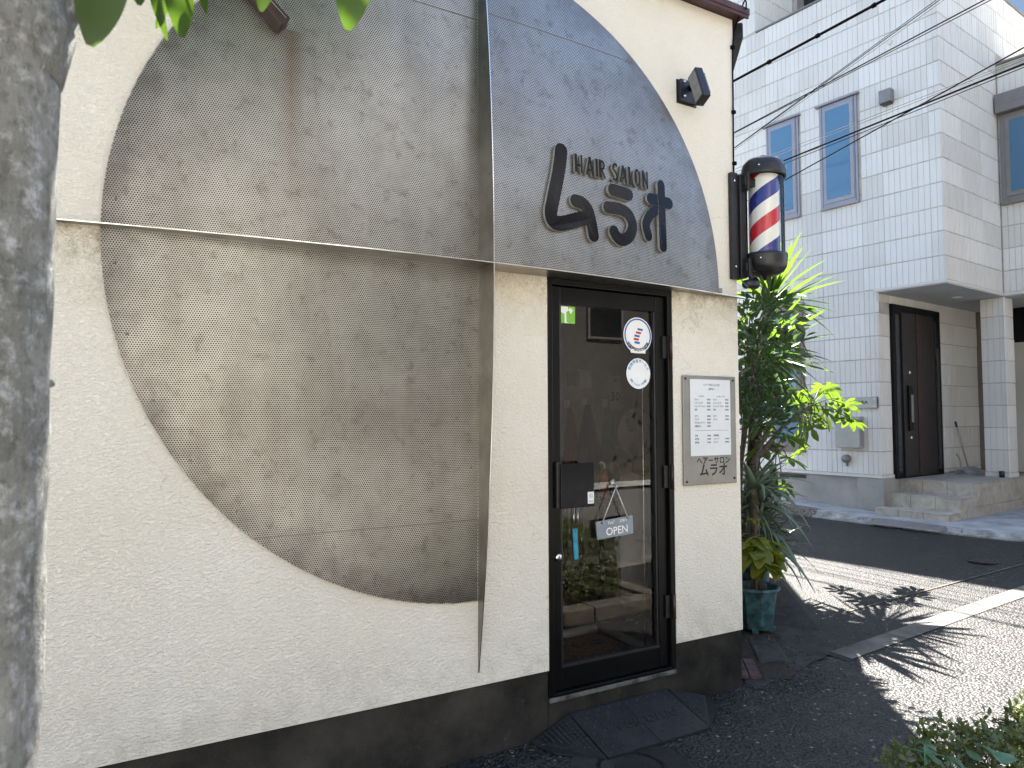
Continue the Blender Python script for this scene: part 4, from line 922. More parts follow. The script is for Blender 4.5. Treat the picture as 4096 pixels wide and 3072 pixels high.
# narrow windows
def narrow(a0, a1, h0, h1, frm):
    t = hb('narrow_window', (BA-.020, BA+.012, a0, a1, h0, h1), frm, .004)
    hb('sash_frame', (BA-.028, BA-.019, a0+.05, a1-.04, h0+.05, h1-.03), frm, .003, t)
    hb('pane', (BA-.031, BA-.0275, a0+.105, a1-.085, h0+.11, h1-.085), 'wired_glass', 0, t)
    hb('hood', (BA-.055, BA+.012, a0-.04, a1+.06, h1+.004, h1+.032), 'win_frame', .004, t); hb('sill', (BA-.040, BA+.012, a0-.005, a1+.01, h0-.028, h0-.003), frm, .003, t)
    hb('track', (BA-.0215, BA-.0203, a1-.035, a1-.028, h0, h1), 'black_metal', 0, t); hb('track', (BA-.0215, BA-.0203, a0+.03, a0+.037, h0, h1), 'black_metal', 0, t)
narrow(1.115, 1.655, 4.295, 5.775, 'win_frame'); narrow(2.0, 2.54, 4.295, 5.775, 'win_frame'); narrow(2.0, 2.54, .83, 2.96, 'brown_frame')
vt = hb('vent_hood', (BA-.10, BA+.01, .615, .770, 5.49, 5.665), 'gray_box', .005); hb('vent_slot', (BA-.09, BA, .63, .755, 5.472, 5.489), 'black_metal', 0, vt)
def disc_face(name, a_, h_, r, d, mat, parent=ho):
    me = lathe(name, [(0, d), (r*.9, d), (r, d*.8), (r, -.01)], mat, 20); me.transform(Matrix.Translation((BA, a_, h_)) @ Matrix.Rotation(-pi/2, 4, 'Y')); return obj(name, me, parent)
disc_face('pipe_cap', .645, 6.32, .032, .02, 'siding')
mc = disc_face('meter_cover', 1.375, .742, .055, .075, 'gray_box'); hb('meter_stem', (BA-.03, BA+.005, 1.365, 1.385, .64, .70), 'gray_box', 0, mc)
hb('foundation_vent', (BA+.022, BA+.034, 2.02, 2.45, .425, .478), 'black_metal')
mb = hb('mailbox', (BA-.13, BA+.0, 1.13, 1.475, .895, 1.322), 'mail_gray', .008); hb('slot_cover', (BA-.11, BA-.035, 1.126, 1.1295, .93, 1.285), 'win_frame', 0, mb)
npl = hb('name_plate', (BA-.045, BA-.0, .93, 1.50, 1.435, 1.585), 'plaque', .003)
t_ = text('plate_lettering', 'UHARA', .06, 'ink', npl, world=False, align='RIGHT', bold=.0014, sx=1.25); t_.data.transform(Matrix.Translation((BA-.0465, 1.045, 1.512)) @ Matrix.Rotation(-pi/2, 4, 'Z'))
for h_ in (1.46, 1.56): hb('screw', (BA-.048, BA-.044, .955, .967, h_-.006, h_+.006), 'steel_edge', 0, npl)
# front door (looks towards the street along the porch)
fd = hb('front_door', (.545, 1.955, AD-.035, AD+.012, PORCH+.004, 2.862), 'black_frame', .004)
hb('sidelight', (.60, .70, AD-.039, AD-.0355, PORCH+.08, 2.72), 'dark_pane', 0, fd); hb('sidelight', (1.77, 1.88, AD-.039, AD-.0355, PORCH+.08, 2.72), 'dark_pane', 0, fd)
hb('leaf_panel', (.77, 1.16, AD-.052, AD-.0352, PORCH+.03, 2.76), 'door_dark', .003, fd); hb('leaf_panel', (1.30, 1.72, AD-.052, AD-.0352, PORCH+.03, 2.76), 'door_dark', .003, fd); hb('leaf_groove', (1.162, 1.298, AD-.066, AD-.0352, PORCH+.03, 2.76), 'brown_metal', .003, fd)
hd_ = hb('door_handle', (.86, .96, AD-.085, AD-.053, 1.12, 1.75), 'black_frame', .006, fd); hb('grip', (.885, .94, AD-.10, AD-.086, 1.24, 1.62), 'gray_box', .004, hd_)
for h_ in (1.93, 1.03): hb('door_lock', (.90, .94, AD-.075, AD-.053, h_-.02, h_+.02), 'steel_edge', .005, fd)
hb('downlight', (1.45, 1.57, .39, .49, SOF-.030, SOF-.0225), 'white_print', .003)
# steps and porch in slate tiles
stp = hb('steps', (.69, 4.3, .012, AD-.002, -.2, PORCH-.014), 'grout')
hb('step_core', (.02, .70, .012, AD-.016, -.2, .12), 'grout', 0, stp); hb('step_core', (.34, .70, .012, AD-.016, -.2, .29), 'grout', 0, stp)
TW = .297
def tile(b): hb('tile', b, 'slate_tile', .0025, stp)
for (bb, z0, z1) in ((0.0, -.06, .128), (.330, .131, .298), (.675, .301, .468)):
    for k in range(3):
        a0 = .004+k*.300; tile((bb, bb+.018, a0, a0+TW-.002, z0, z1-.0075))
        tile((bb-.004, bb+.34, a0, a0+TW-.002, z1-.006, z1+.008) if bb < .6 else (bb-.004, bb+.30, a0, a0+TW-.002, z1-.006, z1+.008))
for k in range(6):   # porch floor
    for q in range(3):
        b0 = .98+k*.3; a0 = .004+q*.300; tile((b0, b0+TW, a0, a0+TW-.002, PORCH-.011, PORCH+.003))
# right side faces
tile((.020, .333, .0, .013, -.06, .1195)); tile((.337, .676, .0, .013, -.06, .2895))
for k in range(9):
    b0 = .680+k*.262; tile((b0, b0+.258, -.002, .0115, .175, .459)); tile((b0, b0+.258, -.002, .0115, -.06+.02*k*.5, .171))
# broom and dustpan on the porch
bro = empty('dustpan', HO+Matrix.Rotation(HR, 3, 'Z') @ Vector((2.45, .62, PORCH)), HR, label='pale long-handled dustpan leaning by the porch column', cat='dustpan')
obj('pan', mesh('pan', [(-.18, -.12, .006), (.18, -.12, .006), (.20, .12, .006), (-.20, .12, .006), (-.18, -.12, .012), (.18, -.12, .012), (.20, .12, .09), (-.20, .12, .09)], [[0, 3, 2, 1], [4, 5, 6, 7], [0, 1, 5, 4], [1, 2, 6, 5], [2, 3, 7, 6], [3, 0, 4, 7]], 'gray_pvc'), bro)
obj('handle', tube('handle', [(0, .12, .07), (-.17, .20, .72)], .013, 'gray_pvc'), bro); obj('grip', tube('grip', [(-.165, .197, .69), (-.185, .206, .77)], .016, 'black_metal'), bro)
brm = empty('hand_broom', HO+Matrix.Rotation(HR, 3, 'Z') @ Vector((2.10, .72, PORCH)), HR, label='small grey hand broom standing beside the dustpan', cat='broom')
obj('handle', tube('handle', smooth_line([(0, 0, .03), (.05, 0, .12), (.01, 0, .22), (-.05, .01, .30)], 5), .012, 'gray_pvc'), brm); obj('bristles', mesh('bristles', [(-.12, -.03, .004), (.14, -.03, .004), (.14, .03, .004), (-.12, .03, .004), (-.03, -.02, .07), (.05, -.02, .07), (.05, .02, .07), (-.03, .02, .07)], [[0, 3, 2, 1], [4, 5, 6, 7], [0, 1, 5, 4], [1, 2, 6, 5], [2, 3, 7, 6], [3, 0, 4, 7]], 'gray_box'), brm)
cup = empty('small_black_pot', HO+Matrix.Rotation(HR, 3, 'Z') @ Vector((1.93, .12, PORCH)), label='little black cylinder pot at the porch column foot', cat='pot')
obj('body', lathe('body', [(0, .004), (.032, .004), (.034, .09), (.028, .09), (.027, .02)], 'black_metal', 16), cup)
# far kerb, verge and forecourt
def hw(b, a): q = HO+Matrix.Rotation(HR, 3, 'Z') @ Vector((b, a, 0)); return q
kr = empty('roadside_kerb', (8.4, 2, GZ), label='pale concrete kerb and gutter along the tiled house', cat='kerb')
kp = [(7.55, 5.6), (7.98, 4.6), (8.20, 3.95), (8.30, 3.4), (8.335, 2.8), (8.36, 2.3), (8.40, 1.8), (8.44, 1.5), (8.50, 1.22), (8.58, .9), (8.72, .35), (8.9, -.4), (9.1, -1.2), (9.4, -2.2)]
kpl = smooth_line([(x, y, 0) for x, y in kp], 10); dist = [0]
for i in range(1, len(kpl)): dist.append(dist[-1]+(kpl[i]-kpl[i-1]).length)
def kat(s_):
    for i in range(1, len(kpl)):
        if dist[i] >= s_: t = (s_-dist[i-1])/(dist[i]-dist[i-1]); p_ = kpl[i-1].lerp(kpl[i], t); d_ = (kpl[i]-kpl[i-1]).normalized(); return p_, Vector((-d_.y, d_.x, 0))
    return kpl[-1], Vector((1, 0, 0))
def khgt(q): return .11-.06*min(1, max(0, (q-1.9)/1.0))
s_ = 0.0; ik = 0
while s_ < dist[-1]-.7:
    L_ = .60; vs = []
    for q in range(5):
        p_, nn = kat(s_+(L_-.008)*q/4)
        sq = s_+(L_-.008)*q/4; hgt = khgt(sq)
        prof = ((-.11, -.02), (-.11, .012), (0, .014), (.02, hgt*.8), (.045, hgt), (.15, hgt), (.15, -.03))
        vs += [(p_+nn*d_+Vector((0, 0, GZ+z_))) for d_, z_ in prof]
    NP = 7; fs = [[q*NP+i, q*NP+(i+1) % NP, (q+1)*NP+(i+1) % NP, (q+1)*NP+i] for q in range(4) for i in range(NP)]+[list(range(NP))[::-1], list(range(4*NP, 5*NP))]
    me = mesh('kerb_stone', vs, fs, 'kerb_mossy' if 1.15 < s_ < 2.0 else 'kerb'); bm = bmesh.new(); bm.from_mesh(me); bmesh.ops.recalc_face_normals(bm, faces=bm.faces); bm.to_mesh(me); bm.free()
    obj('kerb_stone', me, kr, world=True); s_ += L_
sidep = [kat(dist[-1]*i/60) for i in range(61)]
pts = [(p_+nn*(-.148)) for p_, nn in sidep]
# kerb runs on the side of +nn or -nn: keep the verge on the house side
sgn = 1 if (sidep[30][0]+sidep[30][1]*.2).x > sidep[30][0].x else -1
vs = [(p_+nn*(.145*sgn)+Vector((0, 0, GZ+khgt(i/60*dist[-1])-.004))) for i, (p_, nn) in enumerate(sidep)]
vv = vs+[Vector((q.x+6.0, q.y+.6, q.z+(.10 if i > 30 else .0))) for i, q in enumerate(vs)]
N = len(vs); vg = obj('house_forecourt', mesh('house_forecourt', vv, [[i, i+1, N+i+1, N+i] if True else 0 for i in range(N-1)], 'concrete'), kind='structure')
bm = bmesh.new(); bm.from_mesh(vg.data); bmesh.ops.recalc_face_normals(bm, faces=bm.faces)
for f in bm.faces:
    f.normal_update()
    if f.normal.z < 0: f.normal_flip()
bm.to_mesh(vg.data); bm.free()
rp = empty('kerb_ramp_plate', (8.3, 2.1, GZ), rz=radians(4), label='dark grey rubber ramp plate lying in the gutter by the steps', cat='ramp')
me = mesh('plate', [(-.10, -.42, .006), (.10, -.42, .006), (.10, .42, .006), (-.10, .42, .006), (-.09, -.40, .02), (.10, -.40, .055), (.10, .40, .055), (-.09, .40, .02)], [[0, 3, 2, 1], [4, 5, 6, 7], [0, 1, 5, 4], [1, 2, 6, 5], [2, 3, 7, 6], [3, 0, 4, 7]], 'gray_box')
obj('plate', me, rp, loc=(.0, 0, .012))
for y_ in (-.2, .2): obj('bolt_hole', lathe('bolt_hole', [(0, .052), (.016, .052)], 'ink', 10, False, center=(.03, y_)), rp)
mh = gnd(3930, 2245); t = empty('manhole_cover', mh, label='small dark iron manhole cover in the shaded road', cat='manhole cover')
obj('lid', lathe('lid', [(0, .006), (.10, .006), (.105, .0)], 'black_metal', 28, False), t); obj('frame', lathe('frame', [(.11, .003), (.11, .008), (.13, .008), (.13, .0)], 'granite', 28, False), t)
# background block past the house
bgb = empty('distant_apartment_block', (38, 14, .2), label='pale blue distant apartment block above the tiled house roofline', cat='building')
box('walls', (30, 46, 12, 26, 0, 22), 'blue_house', bgb, world=True)
for k in range(7): box('balcony', (29.2, 30, 12.3, 25.5, 2.2+k*2.9, 3.3+k*2.9), 'dimmed_house', bgb, world=True)
# ================================================================== OVERHEAD WIRES
def wire(pa, pb, X, r, mat, lab, sag=.0, wrap=False, group='overhead wires before the tiled house'):
    A = on(pa[0], pa[1], (1, 0, 0), (X, 0, 0)); B = on(pb[0], pb[1], (1, 0, 0), (X, 0, 0))
    d = (B-A); far, near = A-d*(6/abs(d.y)), B+d*(7/abs(d.y))
    pts = [far.lerp(near, i/24)+Vector((0, 0, sag*((i/12-1)**2-.3))) for i in range(25)]
    t = empty('overhead_wire', A, label=lab, cat='wire', group=group)
    obj('strand', tube('strand', pts, r, mat, 7), t, world=True)
    if wrap:
        for k in range(9):
            q = far.lerp(near, .3+k*.045); obj('clip', tube('clip', [q-d.normalized()*.02, q+d.normalized()*.02], r*1.5, mat, 8), t, world=True)
wire((2946, 318), (3535, 0), 6.9, .017, 'cable', 'thickest black overhead cable crossing the upper wall', wrap=True)
wire((2948, 524), (3937, 0), 7.2, .007, 'cable', 'upper of two black wires passing above the vent hood')
wire((2948, 583), (3700, 33), 7.6, .004, 'cable', 'thin black wire rising steeply, top of three close strands')
wire((2948, 585), (3700, 42), 7.5, .005, 'cable', 'black wire rising steeply, middle of three close strands')
wire((2948, 592), (3700, 54), 7.4, .0032, 'cable_pale', 'pale thin wire rising steeply, lowest of three close strands')
wire((2948, 527), (3963, 0), 7.0, .0045, 'cable', 'lower of two black wires passing above the vent hood')
wire((3137, 642), (4096, 255), 6.9, .0095, 'cable', 'twisted black wire crossing the two narrow windows')
wire((3137, 655), (4096, 269), 6.8, .004, 'cable', 'thin black wire just below the twisted one')
wire((3140, 720), (4096, 190), 7.1, .007, 'cable', 'black wire that crosses the twisted one near the corner')
wire((3139, 600), (4096, 231), 7.4, .003, 'cable_pale', 'upper pale thin wire across the narrow windows')
wire((3139, 612), (4096, 240), 7.4, .003, 'cable_pale', 'lower pale thin wire across the narrow windows')


# ================================================================== PLANTS
def frame_to(d, roll=0):
    """matrix with local +X along d, local Z as far up as possible"""
    d = Vector(d).normalized(); z = Vector((0, 0, 1)); y = z.cross(d)
    if y.length < 1e-3: y = Vector((0, 1, 0))
    y.normalize(); z = d.cross(y); m_ = Matrix((d, y, z)).transposed().to_4x4()
    return m_ @ Matrix.Rotation(roll, 4, 'X')
def leafobj(name, me, parent, base, d, size, roll=0, wid=1):
    o = bpy.data.objects.new(name, me); COL.objects.link(o); o.parent = parent; o.matrix_parent_inverse = wmat(parent).inverted()
    o.matrix_basis = Matrix.Translation(base) @ frame_to(d, roll) @ Matrix.Diagonal((size, size*wid, size, 1)); return o
def blade(name, mat, prof, bend, fold, seg=9, thick=0):
    """leaf along +X, unit length; prof(t)=half width; bend(t)=z offset; fold=V depth"""
    vs, fs = [], []
    for i in range(seg+1):
        t = i/seg; h = prof(t); z = bend(t)
        vs += [(t, -h, z+fold*h), (t, 0, z-thick*h), (t, h, z+fold*h)]
    for i in range(seg): a = i*3; b = a+3; fs += [[a, b, b+1, a+1], [a+1, b+1, b+2, a+2]]
    return mesh(name, vs, fs, mat, True)
# --- yucca
ydead = blade('yucca_dead_leaf', 'dead_leaf', lambda t: .036*(1-t**2.5)*(.5+.5*t) if t < 1 else 0, lambda t: -.35*t*t, .8)
ymesh = [blade('yucca_leaf', 'yucca', lambda t: .046*(.35+.65*sin(min(1, t*1.6+.25)*pi/2))*(1-t**3.2)**1 if t < 1 else 0, (lambda k: (lambda t: -k*t**2.2))(k), .55) for k in (.02, .12, .30, .55)]
def yucca_head(par, C_, n_, ln, lo=-55, hi=80):
    for i in range(n_):
        az = i*2.39996+R(-.2, .2); el = radians(lo+(hi-lo)*((i+.5)/n_)**.8+R(-8, 8))
        d = Vector((cos(az)*cos(el), sin(az)*cos(el), sin(el)))
        if (C_+d*ln-CORN) @ WN < .05: d = d-WN*(d @ WN)*1.3; d.normalize()
        k = 0 if el > .9 else (1 if el > .35 else (2 if R(0, 1) < .6 else 1)); 
        leafobj('leaf', ydead if el < radians(lo+22) and R(0, 1) < .55 else ymesh[k], par, C_+d*.03+Vector((0, 0, R(-.06, .06))), d, ln*R(.8, 1.1), R(-.5, .5), R(.85, 1.1))
yb = Vector((wl(2.75, .36)[0], wl(2.75, .36)[1], .0)); yb.z = gz(yb.x)
h1 = side(3085, 1212, .68); h2 = side(3035, 1440, .44)
yc = empty('yucca_tree', yb, label='tall yucca with sword leaves fanning behind the barber pole', cat='yucca')
obj('trunk', tube('trunk', smooth_line([yb, yb.lerp(h2, .5)+Vector((.05, 0, 0)), h2, h2.lerp(h1, .5)+Vector((.03, .03, 0)), h1], 5), [.06]*9+[.05]*8+[.045]*4, 'trunkb', 10), yc, world=True)
yucca_head(yc, h1, 74, .62, -50, 82); yucca_head(yc, h2, 70, .62, -55, 40)
# --- fatsia
def palmate(nl, seed):
    rn = random.Random(seed); vs, fs = [(0, 0, .0)], []
    angs = [radians(-135+270*i/(nl-1)) for i in range(nl)]
    for i, a_ in enumerate(angs):
        L_ = (.55+.45*cos(a_*.62))*rn.uniform(.92, 1.05); w_ = .155*L_+.02; c_, s_ = cos(a_), sin(a_); o = len(vs)
        P = [(.30, -.35), (.55, -.9), (.75, -.85), (.9, -.45), (1, 0), (.9, .45), (.75, .85), (.55, .9), (.30, .35)]
        for t, q in P: x, y = t*L_, q*w_; vs.append((x*c_-y*s_, x*s_+y*c_, -.22*(t*L_)**2+.10*abs(q)*w_*2+rn.uniform(-.01, .01)))
        mids = []
        for t in (.3, .55, .75, .9): x = t*L_; vs.append((x*c_, x*s_, -.22*x*x-.02))
        m0 = o+9
        fs += [[0, o, m0], [0, m0, o+8], [o, o+1, m0+1, m0], [o+1, o+2, m0+2, m0+1], [o+2, o+3, m0+3, m0+2], [o+3, o+4, m0+3], [m0, m0+1, o+7, o+8], [m0+1, m0+2, o+6, o+7], [m0+2, m0+3, o+5, o+6], [m0+3, o+4, o+5]]
        if i: fs.append([0, o-5-0, o]) if False else None
    # webs between lobes
    for i in range(nl-1):
        a, b = 1+i*13, 1+(i+1)*13; fs.append([0, a+8, b])
    return mesh('fatsia_leaf', vs, fs, 'fatsia', True)
fm = [palmate(k, s_) for k, s_ in ((7, 1), (8, 2), (9, 3))]
fb = Vector((wl(1.35, .25)[0], wl(1.35, .25)[1], 0)); fb.z = gz(fb.x)
fa = empty('fatsia_shrub', fb, label='fatsia shrub with big palmate leaves glowing in the sun', cat='shrub')
fork = side(3010, 1860, .30)
def branch(par, pts, r0, r1, mat='trunkb', name='stem'):
    P = smooth_line(pts, 5); N = len(P); obj(name, tube(name, P, [r0+(r1-r0)*i/(N-1) for i in range(N)], mat, 7), par, world=True)
branch(fa, [fb, fb.lerp(fork, .5)+Vector((.04, 0, 0)), fork], .035, .028, name='trunk')
fl_spec = [(3300, 1640, .95, .26, 0), (3375, 1615, 1.1, .24, 1), (3400, 1680, 1.15, .22, 1), (3190, 1665, .62, .28, 0), (3185, 1575, .75, .24, 1), (3300, 1545, .95, .22, 1), (3155, 1395, .60, .24, 0), (3165, 1440, .55, .20, 0), (3140, 1745, .50, .24, 1), (3150, 1830, .55, .26, 1), (3195, 1800, .75, .22, 1), (3060, 1790, .38, .26, 0), (3030, 1840, .35, .24, 0), (3100, 1880, .45, .24, 0), (3090, 1700, .45, .22, 0), (3240, 1700, .80, .26, 0), (3330, 1575, 1.05, .2, 1), (3230, 1590, .8, .22, 1), (3120, 1620, .5, .22, 0), (3050, 1700, .35, .24, 0), (3075, 1900, .40, .24, 0), (3130, 1940, .5, .2, 0), (3260, 1655, .85, .22, 1), (2995, 1760, .32, .22, 0), (3010, 1905, .3, .24, 1)]
tips = [side(3250, 1620, .92), side(3150, 1600, .66), side(3110, 1800, .54)]
for t_ in tips: branch(fa, [fork, fork.lerp(t_, .5)+Vector((0, 0, .06)), t_], .022, .012)
for i, (u, v_, d, sz, up) in enumerate(fl_spec):
    P = side(u, v_, d*1.22); src = min(tips+[fork], key=lambda q: (q-P).length)
    dd = (P-src); dd.z *= .2; dd = dd.normalized() if dd.length > .05 else WN.copy()
    tocam = (CAM-P).normalized()
    e = (dd*.55+Vector((R(-.3, .3), R(-.3, .3), R(-.25, .1)))+tocam*.25-Vector((0, 0, .35 if not up else .15))).normalized()
    obj('petiole', tube('petiole', [src, src.lerp(P, .5)+Vector((0, 0, .05)), P], .0045, 'grassl', 5), fa, world=True)
    o = leafobj('leaf', fm[i % 3], fa, P, e, sz*.85, R(-.5, .5))
# --- dark small-leaved shrub between wall and yucca
def leaf_cloud(name, mat, pts, size, par, rnd=.3, dirs=None, kind='stuff', hang=0):
    vs, fs = [], []
    for i, P in enumerate(pts):
        d = Vector(dirs[i]) if dirs else Vector((R(-1, 1), R(-1, 1), R(-.6, .8)))
        d = (d.normalized()+Vector((R(-rnd, rnd), R(-rnd, rnd), R(-rnd, rnd)-hang))).normalized(); s_ = size*R(.65, 1.25)
        m_ = frame_to(d, R(-1.2, 1.2)); o = len(vs)
        for q in ((0, 0, 0), (.35, -.21, .05), (.7, -.17, .03), (1, 0, -.05), (.7, .17, .03), (.35, .21, .05), (.5, 0, -.02)): vs.append(P+(m_ @ Vector(q))*s_)
        fs += [[o, o+1, o+6], [o+1, o+2, o+6], [o+2, o+3, o+6], [o+3, o+4, o+6], [o+4, o+5, o+6], [o+5, o, o+6]]
    return obj(name, mesh(name, vs, fs, mat), par, world=True, kind=kind)
sb = Vector((wl(1.75, .16)[0], wl(1.75, .16)[1], 0)); sb.z = gz(sb.x)
sr = empty('glossy_shrub', sb, label='dark glossy small-leaved shrub squeezed beside the salon wall', cat='shrub')
P_, D_ = [], []
twigs = [(3000, 1250), (3040, 1290), (2990, 1330), (3060, 1380), (3000, 1400), (3020, 1470), (2985, 1520), (3040, 1560), (3000, 1600), (3050, 1640), (2990, 1660), (3085, 1400), (3075, 1240), (3020, 1690), (2975, 1430), (2980, 1580), (3070, 1670)]
top = side(2990, 1500, .2)
branch(sr, [sb, sb.lerp(top, .6), top], .022, .012, name='trunk')
for (u, v_) in twigs:
    T = side(u, v_, R(.14, .42)); branch(sr, [top.lerp(sb, R(0, .5)), top.lerp(T, .6)+Vector((0, 0, .03)), T], .007, .003)
    for k in range(64):
        q = T+Vector((R(-.15, .15), R(-.15, .15), R(-.11, .11))); 
        if (q-CORN) @ WN < .03: continue
        P_.append(q); D_.append((q-T)+Vector((0, 0, .05))+WN*.04)
leaf_cloud('foliage', 'shrub', P_, .075, sr, .5, D_)
# --- teal pots
def pot(c_, z0, r, h, lab, name='plant_pot'):
    t = empty(name, (c_[0], c_[1], z0), label=lab, cat='pot', group='octagonal teal plant pots')
    pr = [(0, .0), (r*.70, .0), (r*.74, .03), (r*.92, h*.86), (r*.93, h*.9), (r*1.06, h*.91), (r*1.08, h*.95), (r*1.05, h), (r*.95, h), (r*.90, h*.88), (r*.86, h*.75), (0, h*.72)]
    o = obj('bowl', lathe('bowl', pr, ['teal_pot', 'soil'], 8, False, idx=[0]*9+[0, 1]), t, rot=(0, 0, radians(10)))
    for k in range(4): a_ = radians(35+90*k); obj('foot', boxes('foot', [(-.025, .025, -.02, .02, -.022, .012)], 'teal_pot', .004), t, loc=(cos(a_)*r*.62, sin(a_)*r*.62, 0), rot=(0, 0, a_))
    return t
ks = empty('stone_edging', (wl(.5, .24)[0], wl(.5, .24)[1], 0), math.atan2(WD.y, WD.x), label='rough dark stone edging blocks carrying the teal pots', cat='edging stone')
for k in range(4): obj('stone_block', boxes('stone_block', [(-.14+k*.62, .47+k*.62, -.09, .10, -.02, .030+.004*(k % 2))], 'granite', .014), ks, rot=(0, 0, R(-.015, .015)))
pc1 = on(3028, 2515, (0, 0, 1), (0, 0, .04)); pc2 = wl(1.62, .27)
p1s = pc1
pot((p1s.x, p1s.y), .055, .158, .29, 'front teal octagonal pot holding the yellow-green hydrangea')
pot(pc2, .06, .19, .34, 'rear teal octagonal pot half hidden behind the front pot')
# --- paving scrap at the wall foot
pv = empty('red_paver_strip', (wl(.1, .06)[0], wl(.1, .06)[1], 0), math.atan2(WD.y, WD.x), label='few dull red interlocking pavers at the salon corner foot', cat='pavers')
for i in range(3):
    for j in range(2): obj('paver', boxes('paver', [(i*.105, i*.105+.10, -.055+j*.07, .01+j*.07, 0, .022)], 'paver', .004), pv)
# --- hydrangea
hm_ = [blade('hydrangea_leaf', 'hydr', lambda t: .36*sin(pi*min(1, t**.85))**.8*(1-.15*t), (lambda k: (lambda t: .10*sin(t*2.2)-k*t*t))(k), .25, 8) for k in (.2, .5)]
hp = Vector((p1s.x, p1s.y, .27)); hy = empty('hydrangea', hp, label='yellow-green hydrangea growing in the front teal pot', cat='hydrangea')
heads = [p1s+Vector((dx, dy, dz-p1s.z)) for dx, dy, dz in ((0, 0, .68), (-.06, -.06, .60), (.08, .0, .62), (.0, -.08, .52), (.10, -.02, .50), (.04, -.05, .58), (-.02, .05, .62), (.12, .08, .56))]
for H_ in heads:
    branch(hy, [hp+Vector((R(-.05, .05), R(-.05, .05), 0)), hp.lerp(H_, .6), H_], .007, .005)
    for k in range(9):
        az = R(0, 2*pi); d = Vector((cos(az), sin(az), R(-.75, .25)))
        leafobj('leaf', hm_[k % 2], hy, H_+Vector((0, 0, R(-.06, .03))), d+WN*.25-WD*.25, R(.13, .19), R(-.4, .4), R(.9, 1.15))
hf = p1s+Vector((.01, .0, .78-p1s.z)); fv = []
leaf_cloud('flower_head', 'hydr', [hf+Vector((R(-.05, .05), R(-.05, .05), R(-.02, .03))) for k in range(60)], .02, hy, 1)
branch(hy, [heads[0], hf], .005, .004)
# --- aloe
def aloe_mesh(k):
    vs, fs = [], []; seg = 12
    for i in range(seg+1):
        t = i/seg; h = .085*(1-t)**.8+.002; z = .35*t-k*t*t; tooth = .018*(1-t) if i % 2 else 0
        vs += [(t, -h-tooth, z+.012*(1-t)), (t, 0, z-.035*(1-t)), (t, h+tooth, z+.012*(1-t)), (t, 0, z+.010*(1-t))]
    for i in range(seg):
        a, b = i*4, i*4+4; fs += [[a+j, b+j, b+(j+1) % 4, a+(j+1) % 4] for j in range(4)]
    return mesh('aloe_leaf', vs, fs, 'aloe', True)
am = [aloe_mesh(k) for k in (.25, .6, 1.0)]
ab = Vector((pc2[0], pc2[1], .37)); al = empty('aloe_clump', ab, label='grey-green toothed aloe arching over the rear pot', cat='aloe')
for (u, v_, d, n_, L_) in ((3015, 1950, .30, 22, .42), (3020, 2090, .36, 24, .44), (3075, 2190, .46, 20, .40), (2990, 2030, .28, 18, .42), (3050, 2120, .42, 20, .42), (3090, 2230, .50, 14, .34), (3045, 2020, .38, 18, .40), (3060, 1960, .4, 14, .36)):
    H_ = side(u, v_, d); branch(al, [ab+Vector((R(-.06, .06), R(-.06, .06), 0)), ab.lerp(H_, .6)+Vector((0, 0, -.02)), H_], .018, .015, 'aloe')
    for k in range(n_):
        az = k*2.4+R(-.2, .2); el = radians(-15+75*k/n_); dd = Vector((cos(az)*cos(el), sin(az)*cos(el), sin(el)))
        if (H_+dd*L_-CORN) @ WN < .03: dd -= WN*(dd @ WN)*1.4
        leafobj('leaf', am[k % 3], al, H_, dd, L_*R(.75, 1.1), R(-.3, .3))

# ================================================================== HEDGE
hg = empty('azalea_hedge', (2.85, -2.05, .05), label='clipped azalea hedge in the kerbed bed, cut by the picture edge', cat='hedge')
vs, fs, mi = [], [], []
def leaf_at(P, d, s_, mi_):
    m_ = frame_to(d, R(-.7, .7)); o = len(vs)
    for q in ((0, 0, 0), (.45, -.24, .06), (1, 0, -.06), (.45, .24, .06), (.5, 0, 0)): vs.append(P+(m_ @ Vector(q))*s_)
    for f in ((0, 1, 4), (1, 2, 4), (2, 3, 4), (3, 0, 4)): fs.append([o+q for q in f]); mi.append(mi_)
tw = []
X0, X1, Y0, Y1, H0, H1 = 1.96, 3.74, -2.42, -1.66, .10, .625
def hedge_top(x, y): return H1-.03+.05*sin(x*5.1+1)*cos(y*6)+.03*sin(x*13+y*9)-(.10*max(0, (2.0-x)/.25) if x < 2.0 else 0)
for i in range(4600):
    r_ = R(0, 1)
    if r_ < .55: x, y = R(X0, X1), R(Y0, Y1); z = hedge_top(x, y)-abs(random.gauss(0, .035)); nn = Vector((0, 0, 1))
    elif r_ < .75: x, y, z = R(X0, X1), Y1+R(-.07, .01), R(H0, H1-.05); nn = Vector((0, 1, .3))
    elif r_ < .85: x, y, z = X1+R(-.07, .01), R(Y0, Y1), R(H0, H1-.05); nn = Vector((1, 0, .3))
    elif r_ < .93: x, y, z = X0+R(-.01, .08), R(Y0, Y1), R(H0, H1-.12); nn = Vector((-1, 0, .3))
    else: x, y, z = R(X0, X1), Y0+R(-.01, .07), R(H0, H1-.05); nn = Vector((0, -1, .3))
    P = Vector((x, y, z)); d = (nn+Vector((R(-.7, .7), R(-.7, .7), R(-.3, .6)))).normalized()
    if i % 6 == 0: tw.append((P-d*.22, P))
    for k in range(6):
        az = k*1.05+R(-.3, .3); t1 = d.orthogonal().normalized(); t2 = d.cross(t1)
        leaf_at(P-d*R(0, .03), d*R(.25, .9)+t1*cos(az)+t2*sin(az), R(.018, .034), 0)
obj('foliage', mesh('foliage', vs, fs, 'hedge'), hg, world=True, kind='stuff')
vs2, fs2 = [], []
